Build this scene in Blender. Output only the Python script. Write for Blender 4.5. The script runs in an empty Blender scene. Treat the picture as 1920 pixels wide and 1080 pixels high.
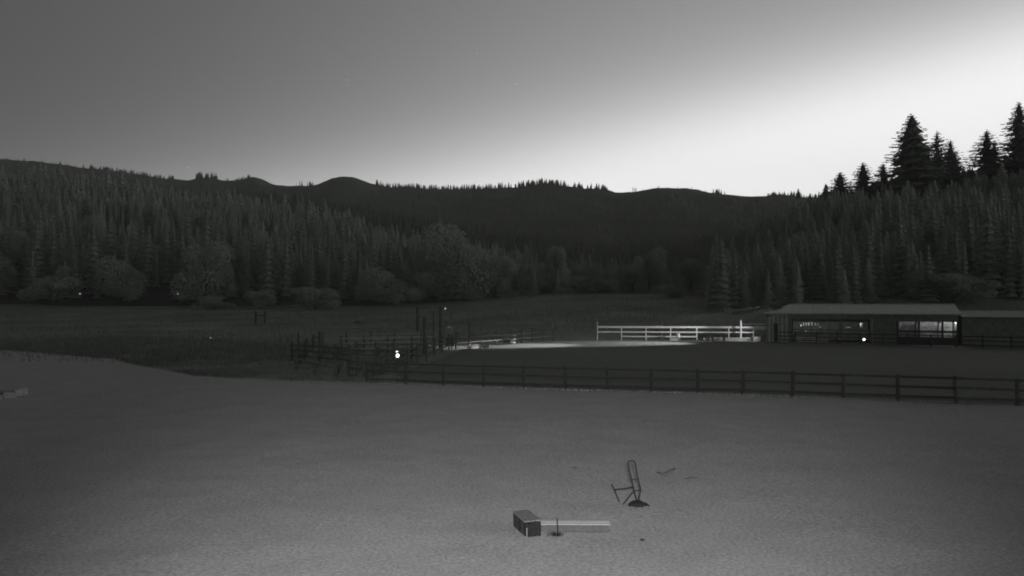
import bpy, bmesh, math, random
import numpy as np
from mathutils import Vector, noise

R = math.radians
SC = bpy.context.scene
COL = SC.collection
rnd = random.Random(7)
CAMH, F, HY = 4.9, 1400.0, 566.0          # camera height, focal length and horizon of the 1920 px photograph

# ------------------------------------------------------------------ camera, sky, lamps, exposure
cam_d = bpy.data.cameras.new('camera')
cam_d.sensor_width = 36.0
cam_d.lens = 36.0 * F / 1920.0
cam_d.clip_start = 0.1
cam_d.clip_end = 9000.0
cam = bpy.data.objects.new('camera', cam_d)
COL.objects.link(cam)
cam.location = (0, 0, CAMH)
cam.rotation_euler = (R(90 + 1.06), 0, 0)
SC.camera = cam

SC.view_settings.view_transform = 'Standard'
SC.view_settings.look = 'None'
SC.view_settings.exposure = 0.0
SC.view_settings.gamma = 1.0
SC.view_settings.use_curve_mapping = False
SC.render.engine = 'CYCLES'
SC.cycles.filter_width = 1.9
SC.cycles.max_bounces = 4
SC.cycles.diffuse_bounces = 3
SC.cycles.sample_clamp_indirect = 2.0

world = bpy.data.worlds.new("World")
SC.world = world
world.use_nodes = True
wn, wl = world.node_tree.nodes, world.node_tree.links
wn.clear()


def wmath(op, a, b=None):
    n = wn.new('ShaderNodeMath'); n.operation = op
    for i, v in enumerate((a, b)):
        if v is None: continue
        if isinstance(v, (int, float)): n.inputs[i].default_value = v
        else: wl.new(v, n.inputs[i])
    return n.outputs[0]


# twilight seen by a black-and-white night camera: the glow of the set sun fills the sky low on the right
SKY_B, SKY_MAX = 0.050, 1.12
GLOWS = [(3958.0, 1.183, 6.117, 24.13), (0.715, 0.419, 4.642, 1.53)]     # strength, azimuth, falloff sideways, falloff upwards
tc = wn.new('ShaderNodeTexCoord')
sep = wn.new('ShaderNodeSeparateXYZ'); wl.new(tc.outputs['Generated'], sep.inputs[0])
up = wmath('MAXIMUM', sep.outputs['Z'], 0.0)
raw = SKY_B
for ga, gz_, g1, g2 in GLOWS:
    dot = wn.new('ShaderNodeVectorMath'); dot.operation = 'DOT_PRODUCT'
    wl.new(tc.outputs['Generated'], dot.inputs[0]); dot.inputs[1].default_value = (math.sin(gz_), math.cos(gz_), 0)
    ex = wmath('SUBTRACT', wmath('MULTIPLY', wmath('SUBTRACT', dot.outputs['Value'], 1.0), g1), wmath('MULTIPLY', up, g2))
    raw = wmath('ADD', wmath('MULTIPLY', wmath('EXPONENT', ex), ga), raw)
lum = wmath('MULTIPLY', wmath('SUBTRACT', 1.0, wmath('EXPONENT', wmath('MULTIPLY', raw, -1.0 / SKY_MAX))), SKY_MAX)
bg = wn.new('ShaderNodeBackground'); bg.inputs['Color'].default_value = (1, 1, 1, 1)
wl.new(lum, bg.inputs['Strength'])
wo = wn.new('ShaderNodeOutputWorld'); wl.new(bg.outputs[0], wo.inputs[0])


haze = bpy.data.meshes.new('haze')
hx0, hx1, hy0, hy1, hz0, hz1 = -5700, 5700, -60, 2360, -2.4, 420
haze.from_pydata([(x, y, z) for z in (hz0, hz1) for x, y in ((hx0, hy0), (hx1, hy0), (hx1, hy1), (hx0, hy1))], [],
                 [(3, 2, 1, 0), (4, 5, 6, 7), (0, 1, 5, 4), (1, 2, 6, 5), (2, 3, 7, 6), (3, 0, 4, 7)])
haze_m = bpy.data.materials.new('tone_lift_haze'); haze_m.use_nodes = True  # haze volume added to lift the dark tones and soften contrast
hn = haze_m.node_tree.nodes; hn.clear()
hv = hn.new('ShaderNodeVolumePrincipled'); hv.inputs['Color'].default_value = (0.93, 0.99, 0.92, 1); hv.inputs['Density'].default_value = 0.00014
ho = hn.new('ShaderNodeOutputMaterial'); haze_m.node_tree.links.new(hv.outputs[0], ho.inputs['Volume'])
haze.materials.append(haze_m)
hzo = bpy.data.objects.new('haze', haze); COL.objects.link(hzo); hzo['kind'] = 'stuff'; hzo['label'] = 'thin haze added over the valley to lift its dark tones'


def lamp(name, kind, loc, power, target=None, cone=None, blend=0.5, size=0.1):
    d = bpy.data.lights.new(name, kind)
    d.energy = power; d.shadow_soft_size = size
    if kind == 'SPOT': d.spot_size = cone; d.spot_blend = blend
    o = bpy.data.objects.new(name, d); COL.objects.link(o); o.location = loc
    if target is not None:
        o.rotation_euler = (Vector(target) - Vector(loc)).to_track_quat('-Z', 'Y').to_euler()
    return o


# the yard floodlight under the eaves of the house the camera hangs on
yl = lamp('yard_floodlight', 'SPOT', (-0.8, -7.0, 7.0), 33500, (0.1, 19.0, 0), R(62), 1.0, 0.3)
yl.scale = (0.86, 0.86, 1.0)
# the floodlights on the barn corner that light the arena edge and the white fence
af = lamp('arena_floodlight', 'SPOT', (32.6, 92.3, 4.6), 360000, (1.0, 84.0, 0), R(19), 1.0, 0.05)
af.scale = (1.0, 0.27, 1.0)
af = lamp('arena_floodlight', 'SPOT', (32.6, 91.2, 4.3), 68000, (14.0, 88.4, 0), R(44), 1.0, 0.05)
af.scale = (1.0, 0.42, 1.0)
lamp('fence_floodlight', 'SPOT', (31.2, 91.0, 2.9), 6500, (13.5, 95.9, 1.2), R(42), 0.8, 0.08)
lamp('corner_fill_light', 'SPOT', (31.2, 91.2, 3.0), 700, (28.2, 94.2, 0.2), R(75), 0.9, 0.08)  # extra lamp added to brighten the pale blocks at the fence foot


# ------------------------------------------------------------------ helpers
def px_at(px, Y):            # x of the point seen in photo column px at depth Y
    return (px - 960.0) / F * Y


def zpx(py, Y):              # z of the point seen in photo row py at depth Y
    return CAMH - (py - HY) * Y / F


def yground(py, z=0.0):      # depth of a ground point of height z seen in photo row py
    return (CAMH - z) * F / (py - HY)


MATS = {}


def mat(name, g, lo=0.75, hi=1.25, scale=4.0, rough=0.85, bump=0.0, tint=(1, 1, 1), detail=6.0, metal=0.0, stretch=None, mottle=0.0, emit=None):
    if name in MATS: return MATS[name]
    m = bpy.data.materials.new(name); m.use_nodes = True
    nt = m.node_tree; n, l = nt.nodes, nt.links
    p = n['Principled BSDF']
    p.inputs['Roughness'].default_value = rough
    p.inputs['Metallic'].default_value = metal
    if 'Specular IOR Level' in p.inputs: p.inputs['Specular IOR Level'].default_value = 0.25
    t = n.new('ShaderNodeTexCoord')
    src = t.outputs['Object']
    if stretch:
        mp = n.new('ShaderNodeMapping'); mp.inputs['Scale'].default_value = stretch
        l.new(src, mp.inputs[0]); src = mp.outputs[0]
    nz = n.new('ShaderNodeTexNoise'); nz.inputs['Scale'].default_value = scale; nz.inputs['Detail'].default_value = detail
    nz.inputs['Roughness'].default_value = 0.65
    l.new(src, nz.inputs['Vector'])
    rp = n.new('ShaderNodeValToRGB')
    rp.color_ramp.elements[0].position = 0.3; rp.color_ramp.elements[1].position = 0.7
    for e, f in zip(rp.color_ramp.elements, (lo, hi)):
        e.color = tuple(min(1, g * f * c) for c in tint) + (1,)
    l.new(nz.outputs['Fac'], rp.inputs[0])
    col = rp.outputs[0]
    if mottle:
        n2 = n.new('ShaderNodeTexNoise'); n2.inputs['Scale'].default_value = scale * 0.04; n2.inputs['Detail'].default_value = 5
        l.new(src, n2.inputs['Vector'])
        mr = n.new('ShaderNodeMapRange'); mr.inputs['From Min'].default_value = 0.3; mr.inputs['From Max'].default_value = 0.7
        mr.inputs['To Min'].default_value = 1 - mottle; mr.inputs['To Max'].default_value = 1 + mottle
        l.new(n2.outputs['Fac'], mr.inputs['Value'])
        vm = n.new('ShaderNodeVectorMath'); vm.operation = 'SCALE'
        l.new(col, vm.inputs[0]); l.new(mr.outputs[0], vm.inputs['Scale'])
        col = vm.outputs[0]
    l.new(col, p.inputs['Base Color'])
    if bump:
        b = n.new('ShaderNodeBump'); b.inputs['Strength'].default_value = bump; b.inputs['Distance'].default_value = 0.05
        l.new(nz.outputs['Fac'], b.inputs['Height']); l.new(b.outputs[0], p.inputs['Normal'])
    if emit:
        p.inputs['Emission Color'].default_value = (1, 1, 1, 1); p.inputs['Emission Strength'].default_value = emit
    MATS[name] = m
    return m


GT = (0.94, 1.05, 0.92)
M_LAWN = mat('lawn_turf', 0.345, 0.64, 1.36, 13.0, 0.95, 0.7, (1.0, 0.985, 1.0), 10.0, mottle=0.06)
M_BLADE = mat('lawn_blade', 0.31, 0.7, 1.3, 3.0, 0.9)
M_ROUGH = mat('rough_pasture', 0.16, 0.55, 1.5, 1.4, 0.95, 0.5, GT, 10.0, mottle=0.35)
M_ARENA = mat('arena_dirt', 0.105, 0.8, 1.2, 2.0, 0.95, 0.4, GT, 8.0, mottle=0.15)
M_WEED = mat('weed_blade', 0.13, 0.6, 1.5, 0.8, 0.9, 0, GT)
M_HILL = mat('hill_scrub', 0.05, 0.6, 1.45, 0.06, 0.95, 0, GT, 12.0, mottle=0.3)
M_FIR = [mat('fir_needles', 0.36, 0.82, 1.18, 0.9, 0.9, 0, GT), mat('pale_fir_needles', 0.37, 0.82, 1.18, 0.9, 0.9, 0, GT),
         mat('dark_fir_needles', 0.20, 0.82, 1.18, 0.9, 0.9, 0, GT)]
M_FAR = mat('far_fir_needles', 0.085, 0.6, 1.4, 0.02, 0.9, 0, GT)
M_RIGHTFIR = mat('right_fir_needles', 0.42, 0.85, 1.15, 0.03, 0.9, 0, GT)  # firs of the right hill, slightly paler than the slope firs
M_MIDFIR = mat('slope_fir_needles', 0.36, 0.75, 1.25, 0.03, 0.9, 0, GT)
M_LEAF = mat('broad_leaf', 0.36, 0.6, 1.4, 1.2, 0.9, 0, GT)
M_BARK = mat('bark', 0.06, 0.6, 1.4, 3.0, 0.95, 0.4, GT)
M_DKWOOD = mat('creosoted_wood', 0.045, 0.6, 1.4, 6.0, 0.8, 0.3, GT, stretch=(1, 1, 1))
M_OLDWOOD = mat('weathered_wood', 0.15, 0.6, 1.4, 8.0, 0.9, 0.3, GT)
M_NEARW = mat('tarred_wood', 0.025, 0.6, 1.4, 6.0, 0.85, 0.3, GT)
M_NEARW2 = mat('tarred_wood_lampfade1', 0.030, 0.6, 1.4, 6.0, 0.85, 0.3, GT)  # near fence tones stepped paler where the yard lamp fades
M_NEARW3 = mat('tarred_wood_lampfade2', 0.052, 0.6, 1.4, 6.0, 0.85, 0.3, GT)
M_NEARW4 = mat('tarred_wood_lampfade3', 0.12, 0.6, 1.4, 6.0, 0.9, 0.3, GT)
M_TROUGH = mat('galvanised_sheet', 0.26, 0.8, 1.15, 5.0, 0.6, 0.1)
M_TOPR = mat('grey_rail', 0.06, 0.6, 1.4, 8.0, 0.9, 0.3)
M_WHITE = mat('white_paint', 0.72, 0.8, 1.08, 5.0, 0.6, 0.1)
M_PALE = mat('pale_wood', 0.42, 0.75, 1.15, 9.0, 0.8, 0.2)
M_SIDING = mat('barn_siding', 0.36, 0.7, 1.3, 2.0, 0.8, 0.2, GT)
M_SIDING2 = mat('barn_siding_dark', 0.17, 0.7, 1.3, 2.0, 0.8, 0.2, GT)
M_INNER = mat('stall_boards', 0.40, 0.45, 1.35, 1.6, 0.85, 0.2)
M_ROOF = mat('sheet_roof', 0.44, 0.85, 1.12, 1.1, 0.6, 0.1, GT)
M_ROOF2 = mat('old_sheet_roof', 0.26, 0.8, 1.15, 1.1, 0.7, 0.1, GT)
M_STEEL = mat('black_steel', 0.018, 0.7, 1.3, 20.0, 0.5)
M_TARP = mat('black_cloth', 0.012, 0.6, 1.5, 12.0, 0.8, 0.6)
M_CRATE = mat('crate_side', 0.035, 0.55, 1.5, 14.0, 0.9, 0.5)
M_CRTOP = mat('crate_lid', 0.17, 0.7, 1.25, 14.0, 0.9, 0.5)
M_PLANK = mat('plank_top_lit', 0.46, 0.85, 1.1, 10.0, 0.8, 0.2)  # top made paler in its colour, as if lit from above
M_PLSIDE = mat('plank_side_shaded', 0.085, 0.75, 1.2, 14.0, 0.9, 0.3)  # side darkened in its colour to stand for a face in shade
M_STONE = mat('stone_rim', 0.33, 0.75, 1.25, 9.0, 0.9, 0.5)
M_MUD = mat('wet_mud', 0.05, 0.7, 1.3, 4.0, 0.7, 0.3)
M_CONC = mat('concrete', 0.38, 0.7, 1.2, 3.0, 0.9, 0.3)
M_GLOW = mat('lit_bulb', 0.8, 1, 1, 1, 0.4, emit=3.0)
M_GLOW2 = mat('faint_glow', 0.8, 1, 1, 1, 0.4, emit=0.22)
M_STAR = mat('starlight', 0.8, 1, 1, 1, 0.4, emit=1.6)


def thin_leaf(m, f=0.45):
    nt = m.node_tree; p = nt.nodes['Principled BSDF']; out = [n for n in nt.nodes if n.type == 'OUTPUT_MATERIAL'][0]
    tr = nt.nodes.new('ShaderNodeBsdfTranslucent'); mx = nt.nodes.new('ShaderNodeMixShader'); mx.inputs[0].default_value = f
    nt.links.new(p.inputs['Base Color'].links[0].from_socket, tr.inputs['Color'])
    nt.links.new(p.outputs[0], mx.inputs[1]); nt.links.new(tr.outputs[0], mx.inputs[2]); nt.links.new(mx.outputs[0], out.inputs['Surface'])


for m_ in (M_FIR[0], M_FIR[1], M_LEAF, M_MIDFIR, M_RIGHTFIR): thin_leaf(m_)


def tag(o, label=None, cat=None, group=None, kind=None):
    if label: o['label'] = label
    if cat: o['category'] = cat
    if group: o['group'] = group
    if kind: o['kind'] = kind
    return o


def empty(name, loc):
    o = bpy.data.objects.new(name, None); COL.objects.link(o); o.location = loc
    o.empty_display_size = 0.3
    return o


class MB:
    """collects shapes in world space; build() links them as one mesh object"""
    def __init__(s): s.v, s.f = [], []

    def add(s, vs, fs):
        k = len(s.v); s.v += [tuple(v) for v in vs]; s.f += [tuple(i + k for i in f) for f in fs]
        return s

    def box(s, c, sz, ax=(1, 0, 0), up=(0, 0, 1), j=0.0, bev=0.0):
        ax = Vector(ax).normalized(); up = Vector(up); sd = up.cross(ax).normalized(); up = ax.cross(sd).normalized()
        c = Vector(c); hx, hy, hz = sz[0] / 2, sz[1] / 2, sz[2] / 2
        if bev <= 0:
            vs = []
            for z in (-hz, hz):
                for x, y in ((-hx, -hy), (hx, -hy), (hx, hy), (-hx, hy)):
                    vs.append(c + ax * x + sd * y + up * z + Vector((rnd.uniform(-j, j), rnd.uniform(-j, j), rnd.uniform(-j, j))))
            return s.add(vs, [(3, 2, 1, 0), (4, 5, 6, 7), (0, 1, 5, 4), (1, 2, 6, 5), (2, 3, 7, 6), (3, 0, 4, 7)])
        b = bev; ring = [(-hy + b, -hz), (hy - b, -hz), (hy, -hz + b), (hy, hz - b), (hy - b, hz), (-hy + b, hz), (-hy, hz - b), (-hy, -hz + b)]
        vs = []
        for x in (-hx, hx):
            for y, z in ring: vs.append(c + ax * x + sd * y + up * z + Vector((rnd.uniform(-j, j), rnd.uniform(-j, j), rnd.uniform(-j, j))))
        fs = [tuple(range(7, -1, -1)), tuple(range(8, 16))] + [(i, (i + 1) % 8, 8 + (i + 1) % 8, 8 + i) for i in range(8)]
        return s.add(vs, fs)

    def beam(s, p, q, w, h, bev=0.0, j=0.0):
        p, q = Vector(p), Vector(q); d = q - p
        up = (0, 0, 1) if abs(d.normalized().z) < 0.9 else (0, 1, 0)
        return s.box((p + q) / 2, (d.length, w, h), d, up, j, bev)

    def tube(s, pts, r, n=8, cap=True):
        pts = [Vector(p) for p in pts]; rs = r if isinstance(r, (list, tuple)) else [r] * len(pts)
        k = len(s.v); ref = Vector((0, 1, 0.01))
        for i, p in enumerate(pts):
            d = (pts[min(i + 1, len(pts) - 1)] - pts[max(i - 1, 0)]).normalized()
            if abs(d.dot(ref)) > 0.95: ref = Vector((1, 0, 0))
            a = d.cross(ref).normalized(); b = d.cross(a).normalized()
            for t in range(n):
                g = 2 * math.pi * t / n
                s.v.append(tuple(p + (a * math.cos(g) + b * math.sin(g)) * rs[i]))
        for i in range(len(pts) - 1):
            for t in range(n):
                u = (t + 1) % n
                s.f.append((k + i * n + t, k + i * n + u, k + (i + 1) * n + u, k + (i + 1) * n + t))
        if cap:
            s.f.append(tuple(k + t for t in range(n - 1, -1, -1)))
            e = k + (len(pts) - 1) * n; s.f.append(tuple(e + t for t in range(n)))
        return s

    def lathe(s, c, prof, n=16):
        k = len(s.v); c = Vector(c)
        for r, z in prof:
            for t in range(n):
                g = 2 * math.pi * t / n
                s.v.append((c.x + r * math.cos(g), c.y + r * math.sin(g), c.z + z))
        for i in range(len(prof) - 1):
            for t in range(n):
                u = (t + 1) % n
                s.f.append((k + i * n + t, k + i * n + u, k + (i + 1) * n + u, k + (i + 1) * n + t))
        s.f.append(tuple(k + t for t in range(n - 1, -1, -1)))
        e = k + (len(prof) - 1) * n; s.f.append(tuple(e + t for t in range(n)))
        return s

    def build(s, name, m, parent=None, smooth=False):
        o_ = Vector((0, 0, 0))
        q = parent
        while q is not None: o_ += q.location; q = q.parent
        me = bpy.data.meshes.new(name)
        me.from_pydata([(v[0] - o_.x, v[1] - o_.y, v[2] - o_.z) for v in s.v], [], s.f)
        me.materials.append(m)
        if smooth: me.polygons.foreach_set('use_smooth', [True] * len(me.polygons))
        me.update()
        o = bpy.data.objects.new(name, me); COL.objects.link(o); o.parent = parent
        return o


def np_mesh(name, V, T, m):
    me = bpy.data.meshes.new(name)
    V = np.asarray(V, np.float32); T = np.asarray(T, np.int32)
    me.vertices.add(len(V)); me.vertices.foreach_set('co', V.ravel())
    k = T.shape[1]
    me.loops.add(T.size); me.loops.foreach_set('vertex_index', T.ravel())
    me.polygons.add(len(T)); me.polygons.foreach_set('loop_start', np.arange(0, T.size, k, dtype=np.int32))
    me.update(calc_edges=True); me.materials.append(m)
    return me


def link(name, me, parent=None, loc=(0, 0, 0)):
    o = bpy.data.objects.new(name, me); COL.objects.link(o); o.parent = parent; o.location = loc
    return o


# ------------------------------------------------------------------ the land
def interp(pts, x):
    return float(np.interp(x, [p[0] for p in pts], [p[1] for p in pts]))


LAWN_EDGE = [(-140, 96), (-75, 82), (-53, 77), (-44, 71), (-35, 64.7), (-27, 56), (-20.8, 49.6), (-16.5, 47.4), (-11.8, 46), (0.6, 42.3),
             (12.2, 39.4), (23.8, 35.4), (40, 29.5), (70, 18), (110, 4)]


def edge_y(x): return interp(LAWN_EDGE, x)


FAR_SKY = [(-1200, 300), (-400, 280), (0, 297), (60, 301), (150, 313), (240, 323), (310, 335), (350, 337), (372, 333), (400, 333), (420, 338),
           (450, 337), (462, 333), (470, 331), (480, 332), (490, 335), (510, 345), (540, 348), (590, 347), (605, 341), (622, 333), (645, 330), (668, 333), (685, 340),
           (710, 347), (760, 352), (850, 354), (920, 353), (975, 350), (1010, 345), (1045, 348), (1110, 352), (1135, 355), (1155, 361), (1190, 358), (1230, 353),
           (1260, 351), (1290, 352), (1330, 360), (1400, 368), (1430, 367), (1460, 364), (1490, 367), (1550, 373), (1700, 380), (2100, 390), (3200, 380)]
MID_SKY = [(-1200, 330), (0, 350), (300, 372), (500, 372), (600, 385), (700, 400), (850, 430), (1000, 455), (1150, 466), (1300, 455), (1500, 430), (1600, 420), (2100, 400), (3200, 400)]
NEAR_SKY = [(-1200, 360), (-300, 350), (0, 352), (200, 372), (430, 400), (560, 428), (640, 445), (760, 478), (860, 494), (950, 522), (1050, 545), (1150, 562), (1300, 575), (3200, 600)]
RIGHT_SKY = [(-1200, 620), (1150, 600), (1300, 545), (1400, 490), (1480, 445), (1550, 408), (1640, 395), (1700, 375), (1800, 362), (1900, 340), (2000, 300), (2300, 250), (3200, 200)]
MEADOW = [(-1200, 574), (600, 574), (760, 573), (830, 569), (960, 556), (1050, 551), (1270, 551), (1350, 560), (1450, 572), (3200, 576)]


def ridge_h(sky, px, Yr): return zpx(interp(sky, px), Yr)


def hill(t, e): t = min(max(t, 0.0), 1.0); return t ** e


def height(x, Y):
    """height of the land at x, Y"""
    if Y < 8: return -0.15
    px = 960 + F * x / Y
    z = -0.15
    zm = ridge_h(MEADOW, px, 265.0)
    if Y > 104: z = -0.15 + (zm + 0.15) * min((Y - 104) / (265 - 104), 1.35) ** 1.15
    n1 = noise.noise(Vector((x * 0.012, Y * 0.012, 3.1)))
    n2 = noise.noise(Vector((x * 0.05, Y * 0.05, 7.7)))
    best = z
    if Y > 262:
        zr = ridge_h(NEAR_SKY, px, 560.0)
        zz = zm + (zr - zm) * hill((Y - 262) / 300.0, 0.92) if Y <= 562 else zr - (Y - 562) * 0.22
        best = max(best, zz + n1 * 6 * min(1, (Y - 262) / 80) * (Y < 520) + n2 * 1.2)
    if Y > 520:
        zr = ridge_h(MID_SKY, px, 950.0)
        zz = zr * hill((Y - 520) / 430.0, 1.1) if Y <= 950 else zr - (Y - 950) * 0.25
        best = max(best, zz + n1 * 9 * (Y < 900) * min(1, (Y - 520) / 80))
    if Y > 900:
        zr = ridge_h(FAR_SKY, px, 1700.0)
        zz = zr * hill((Y - 900) / 800.0, 0.85) if Y <= 1700 else zr - (Y - 1700) * 0.3
        n3 = noise.noise(Vector((x * 0.02, 1.0, 2.0))) * 2.2 + noise.noise(Vector((x * 0.07, 4.0, 2.0))) * 1.3
        best = max(best, zz + n3 * (Y > 1500) + (n1 * 14 + n2 * 2) * (Y < 1620) * min(1, (Y - 900) / 100))
    if Y > 150:
        zr = ridge_h(RIGHT_SKY, px, 380.0)
        if zr > 0:
            zz = zr * hill((Y - 150) / 230.0, 1.05) if Y <= 380 else zr - (Y - 380) * 0.10
            best = max(best, zz + n2 * 1.0)
    return best


# terrain sheet: fan shaped rows so that detail falls off with distance
U = np.concatenate([np.linspace(-2.4, -0.8, 40)[:-1], np.linspace(-0.8, 0.8, 420), np.linspace(0.8, 2.4, 40)[1:]])
YS = np.concatenate([np.linspace(9, 40, 14)[:-1], np.linspace(40, 110, 70)[:-1], np.geomspace(110, 1700, 190)[:-1], np.array([1698., 1704, 1760, 1900, 2300])])
V = np.zeros((len(YS), len(U), 3), np.float32)
for i, Y in enumerate(YS):
    for j, u in enumerate(U):
        x = u * Y
        V[i, j] = (x, Y, height(x, Y))
        if 45 < Y < 262: V[i, j, 2] += 0.10 * noise.noise(Vector((x * 0.3, Y * 0.3, 0)))
nu = len(U)
ii, jj = np.meshgrid(np.arange(len(YS) - 1), np.arange(nu - 1), indexing='ij')
a = (ii * nu + jj).ravel()
Q = np.stack([a, a + 1, a + nu + 1, a + nu], 1)
split = int(np.searchsorted(YS, 262))
rowq = ii.ravel()
me = np_mesh('pasture', V.reshape(-1, 3), Q[rowq < split], M_ROUGH); me.polygons.foreach_set('use_smooth', [True] * len(me.polygons))
tag(link('pasture', me), kind='structure')
me = np_mesh('hills', V.reshape(-1, 3), Q[rowq >= split], M_HILL); me.polygons.foreach_set('use_smooth', [True] * len(me.polygons))
tag(link('hills', me), kind='structure')
gnd = MB().add([(-5600, -55, -1.2), (5600, -55, -1.2), (5600, 2350, -1.2), (-5600, 2350, -1.2)], [(0, 1, 2, 3)])
tag(gnd.build('ground', M_ROUGH), kind='structure')


def lawn_z(x, y):
    return 0.05 * noise.noise(Vector((x * 0.22, y * 0.22, 1.0))) + 0.022 * noise.noise(Vector((x * 1.1, y * 1.1, 4.0)))


xs = np.concatenate([np.linspace(-130, -30, 60)[:-1], np.linspace(-30, 40, 300), np.linspace(40, 100, 30)[1:]])
ts = np.concatenate([[0, 0.2], np.linspace(0.32, 1.0, 200)])
LV = []
for t in ts:
    for x in xs:
        ye = edge_y(x) + 0.25 * noise.noise(Vector((x * 0.6, 0, 9)))
        y = -30 + (ye + 30) * t
        z = lawn_z(x, y)
        if t > 0.999: z = -0.35
        LV.append((x, y + (0.25 if t > 0.999 else 0), z))
nx = len(xs)
ii, jj = np.meshgrid(np.arange(len(ts) - 1), np.arange(nx - 1), indexing='ij')
a = (ii * nx + jj).ravel()
me = np_mesh('lawn', LV, np.stack([a, a + 1, a + nx + 1, a + nx], 1), M_LAWN); me.polygons.foreach_set('use_smooth', [True] * len(me.polygons))
tag(link('lawn', me), kind='structure')

# arena floor: a sheet of raked dirt between the near fence and the lit fence
ar = [(-9.0, 47.8), (0.6, 43.6), (12.2, 40.7), (23.8, 36.7), (46, 29), (60, 80), (50.5, 84.0), (32, 91.8), (30, 96.4), (11, 96.0), (4.6, 95.6), (-5.4, 80.5)]
AM = MB()
cx, cy = 20, 72
rings = 26
vs = [(cx, cy, -0.02)]
dens = []
for k in range(len(ar)):
    p, q = ar[k], ar[(k + 1) % len(ar)]
    for s_ in range(8): dens.append((p[0] + (q[0] - p[0]) * s_ / 8, p[1] + (q[1] - p[1]) * s_ / 8))
nd = len(dens)
for r_ in range(1, rings + 1):
    for (x, y) in dens:
        f = r_ / rings; X, Yy = cx + (x - cx) * f, cy + (y - cy) * f
        vs.append((X, Yy, -0.02 + 0.03 * noise.noise(Vector((X * 0.5, Yy * 0.5, 2))) - (0.3 if r_ == rings else 0)))
fs = [(0, 1 + k, 1 + (k + 1) % nd) for k in range(nd)]
for r_ in range(rings - 1):
    for k in range(nd):
        a0 = 1 + r_ * nd + k; a1 = 1 + r_ * nd + (k + 1) % nd
        fs.append((a0, a0 + nd, a1 + nd, a1))
AM.add(vs, fs)
tag(AM.build('arena_floor', M_ARENA, smooth=True), kind='structure')


# ------------------------------------------------------------------ grass and weeds (uncountable)
def blades(name, P, hmin, hmax, w, m, label, rs, lean=0.35):
    n = len(P); g = np.random.default_rng(rs)
    h = g.uniform(hmin, hmax, n); a = g.uniform(0, 2 * np.pi, n); la = g.uniform(0, 2 * np.pi, n); ln = g.uniform(0, lean, n) * h
    ww = w * g.uniform(0.6, 1.4, n)
    d = np.stack([np.cos(a), np.sin(a), np.zeros(n)], 1) * ww[:, None] / 2
    tip = np.stack([np.cos(la) * ln, np.sin(la) * ln, h], 1)
    Vv = np.stack([P - d, P + d, P + tip], 1).reshape(-1, 3)
    T = np.arange(3 * n).reshape(-1, 3)
    return tag(link(name, np_mesh(name, Vv, T, m)), label, 'grass', kind='stuff')


g = np.random.default_rng(3)
P = []
while len(P) < 34000:
    y = 12.5 + 26 * g.random() ** 1.7; x = g.uniform(-0.75, 0.75) * y
    if y < edge_y(x) - 0.2 and noise.noise(Vector((x * 1.3, y * 1.3, 5))) > g.uniform(-0.7, 0.5): P.append((x, y, lawn_z(x, y) - 0.004))
blades('lawn_grass', np.array(P), 0.008, 0.026, 0.012, M_BLADE, 'short mown grass of the pale front lawn', 5, 0.9)
P = []
while len(P) < 60000:
    x = g.uniform(-60, -7); r_ = g.random()
    y = edge_y(x) + 0.1 + 30 * r_ * r_
    if x > -9 and y > 48: continue
    if noise.noise(Vector((x * 0.22, y * 0.22, 8))) > g.uniform(-0.35, 0.45): P.append((x, y, -0.2))
blades('tall_weeds', np.array(P), 0.12, 0.62, 0.035, M_WEED, 'rough dark weeds growing beyond the edge of the lawn', 6)
P = []
while len(P) < 60000:
    Y = g.uniform(60, 258); x = g.uniform(-0.8, 0.62) * Y
    if -9 < x < 60 and Y < 100: continue
    if noise.noise(Vector((x * 0.06, Y * 0.06, 8))) > g.uniform(-0.5, 0.5): P.append((x, Y, height(x, Y) - 0.05))
blades('pasture_grass', np.array(P), 0.2, 0.8, 0.10, M_WEED, 'dark ungrazed grass of the pasture before the forest', 7)
P = []
for k in range(5200):
    x = g.uniform(-9.5, 34); y = edge_y(x) + g.uniform(0.0, 1.0)
    P.append((x, y, -0.15))
blades('fence_weeds', np.array(P), 0.05, 0.24, 0.02, M_WEED, 'thin weeds along the foot of the near rail fence', 8)


P = []
for k in range(9000):
    x = g.uniform(-62, 34); y = edge_y(x) + g.normal(-0.1, 0.25)
    P.append((x, y, -0.03))
blades('edge_grass', np.array(P), 0.04, 0.16, 0.02, M_BLADE, 'longer tufts of grass along the ragged edge of the lawn', 12)


# ------------------------------------------------------------------ trees
def tiers(Vv, T, q, wr, n, k, up=0.10):
    for i in range(n):
        t = 0.06 + 0.90 * i / n
        r = wr * (1 - t) ** 0.85
        c = len(Vv); Vv.append((0, 0, min(t + up + 0.5 / n, 1.0)))
        a0 = q.uniform(0, 6.28)
        for j in range(k):
            a = a0 + 2 * math.pi * j / k; rr = r * (q.uniform(0.85, 1.25) if j % 2 else q.uniform(0.45, 0.7))
            Vv.append((rr * math.cos(a), rr * math.sin(a), t - 0.15 * rr + q.uniform(-0.01, 0.01)))
        for j in range(k): T.append((c, c + 1 + j, c + 1 + (j + 1) % k))


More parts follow.
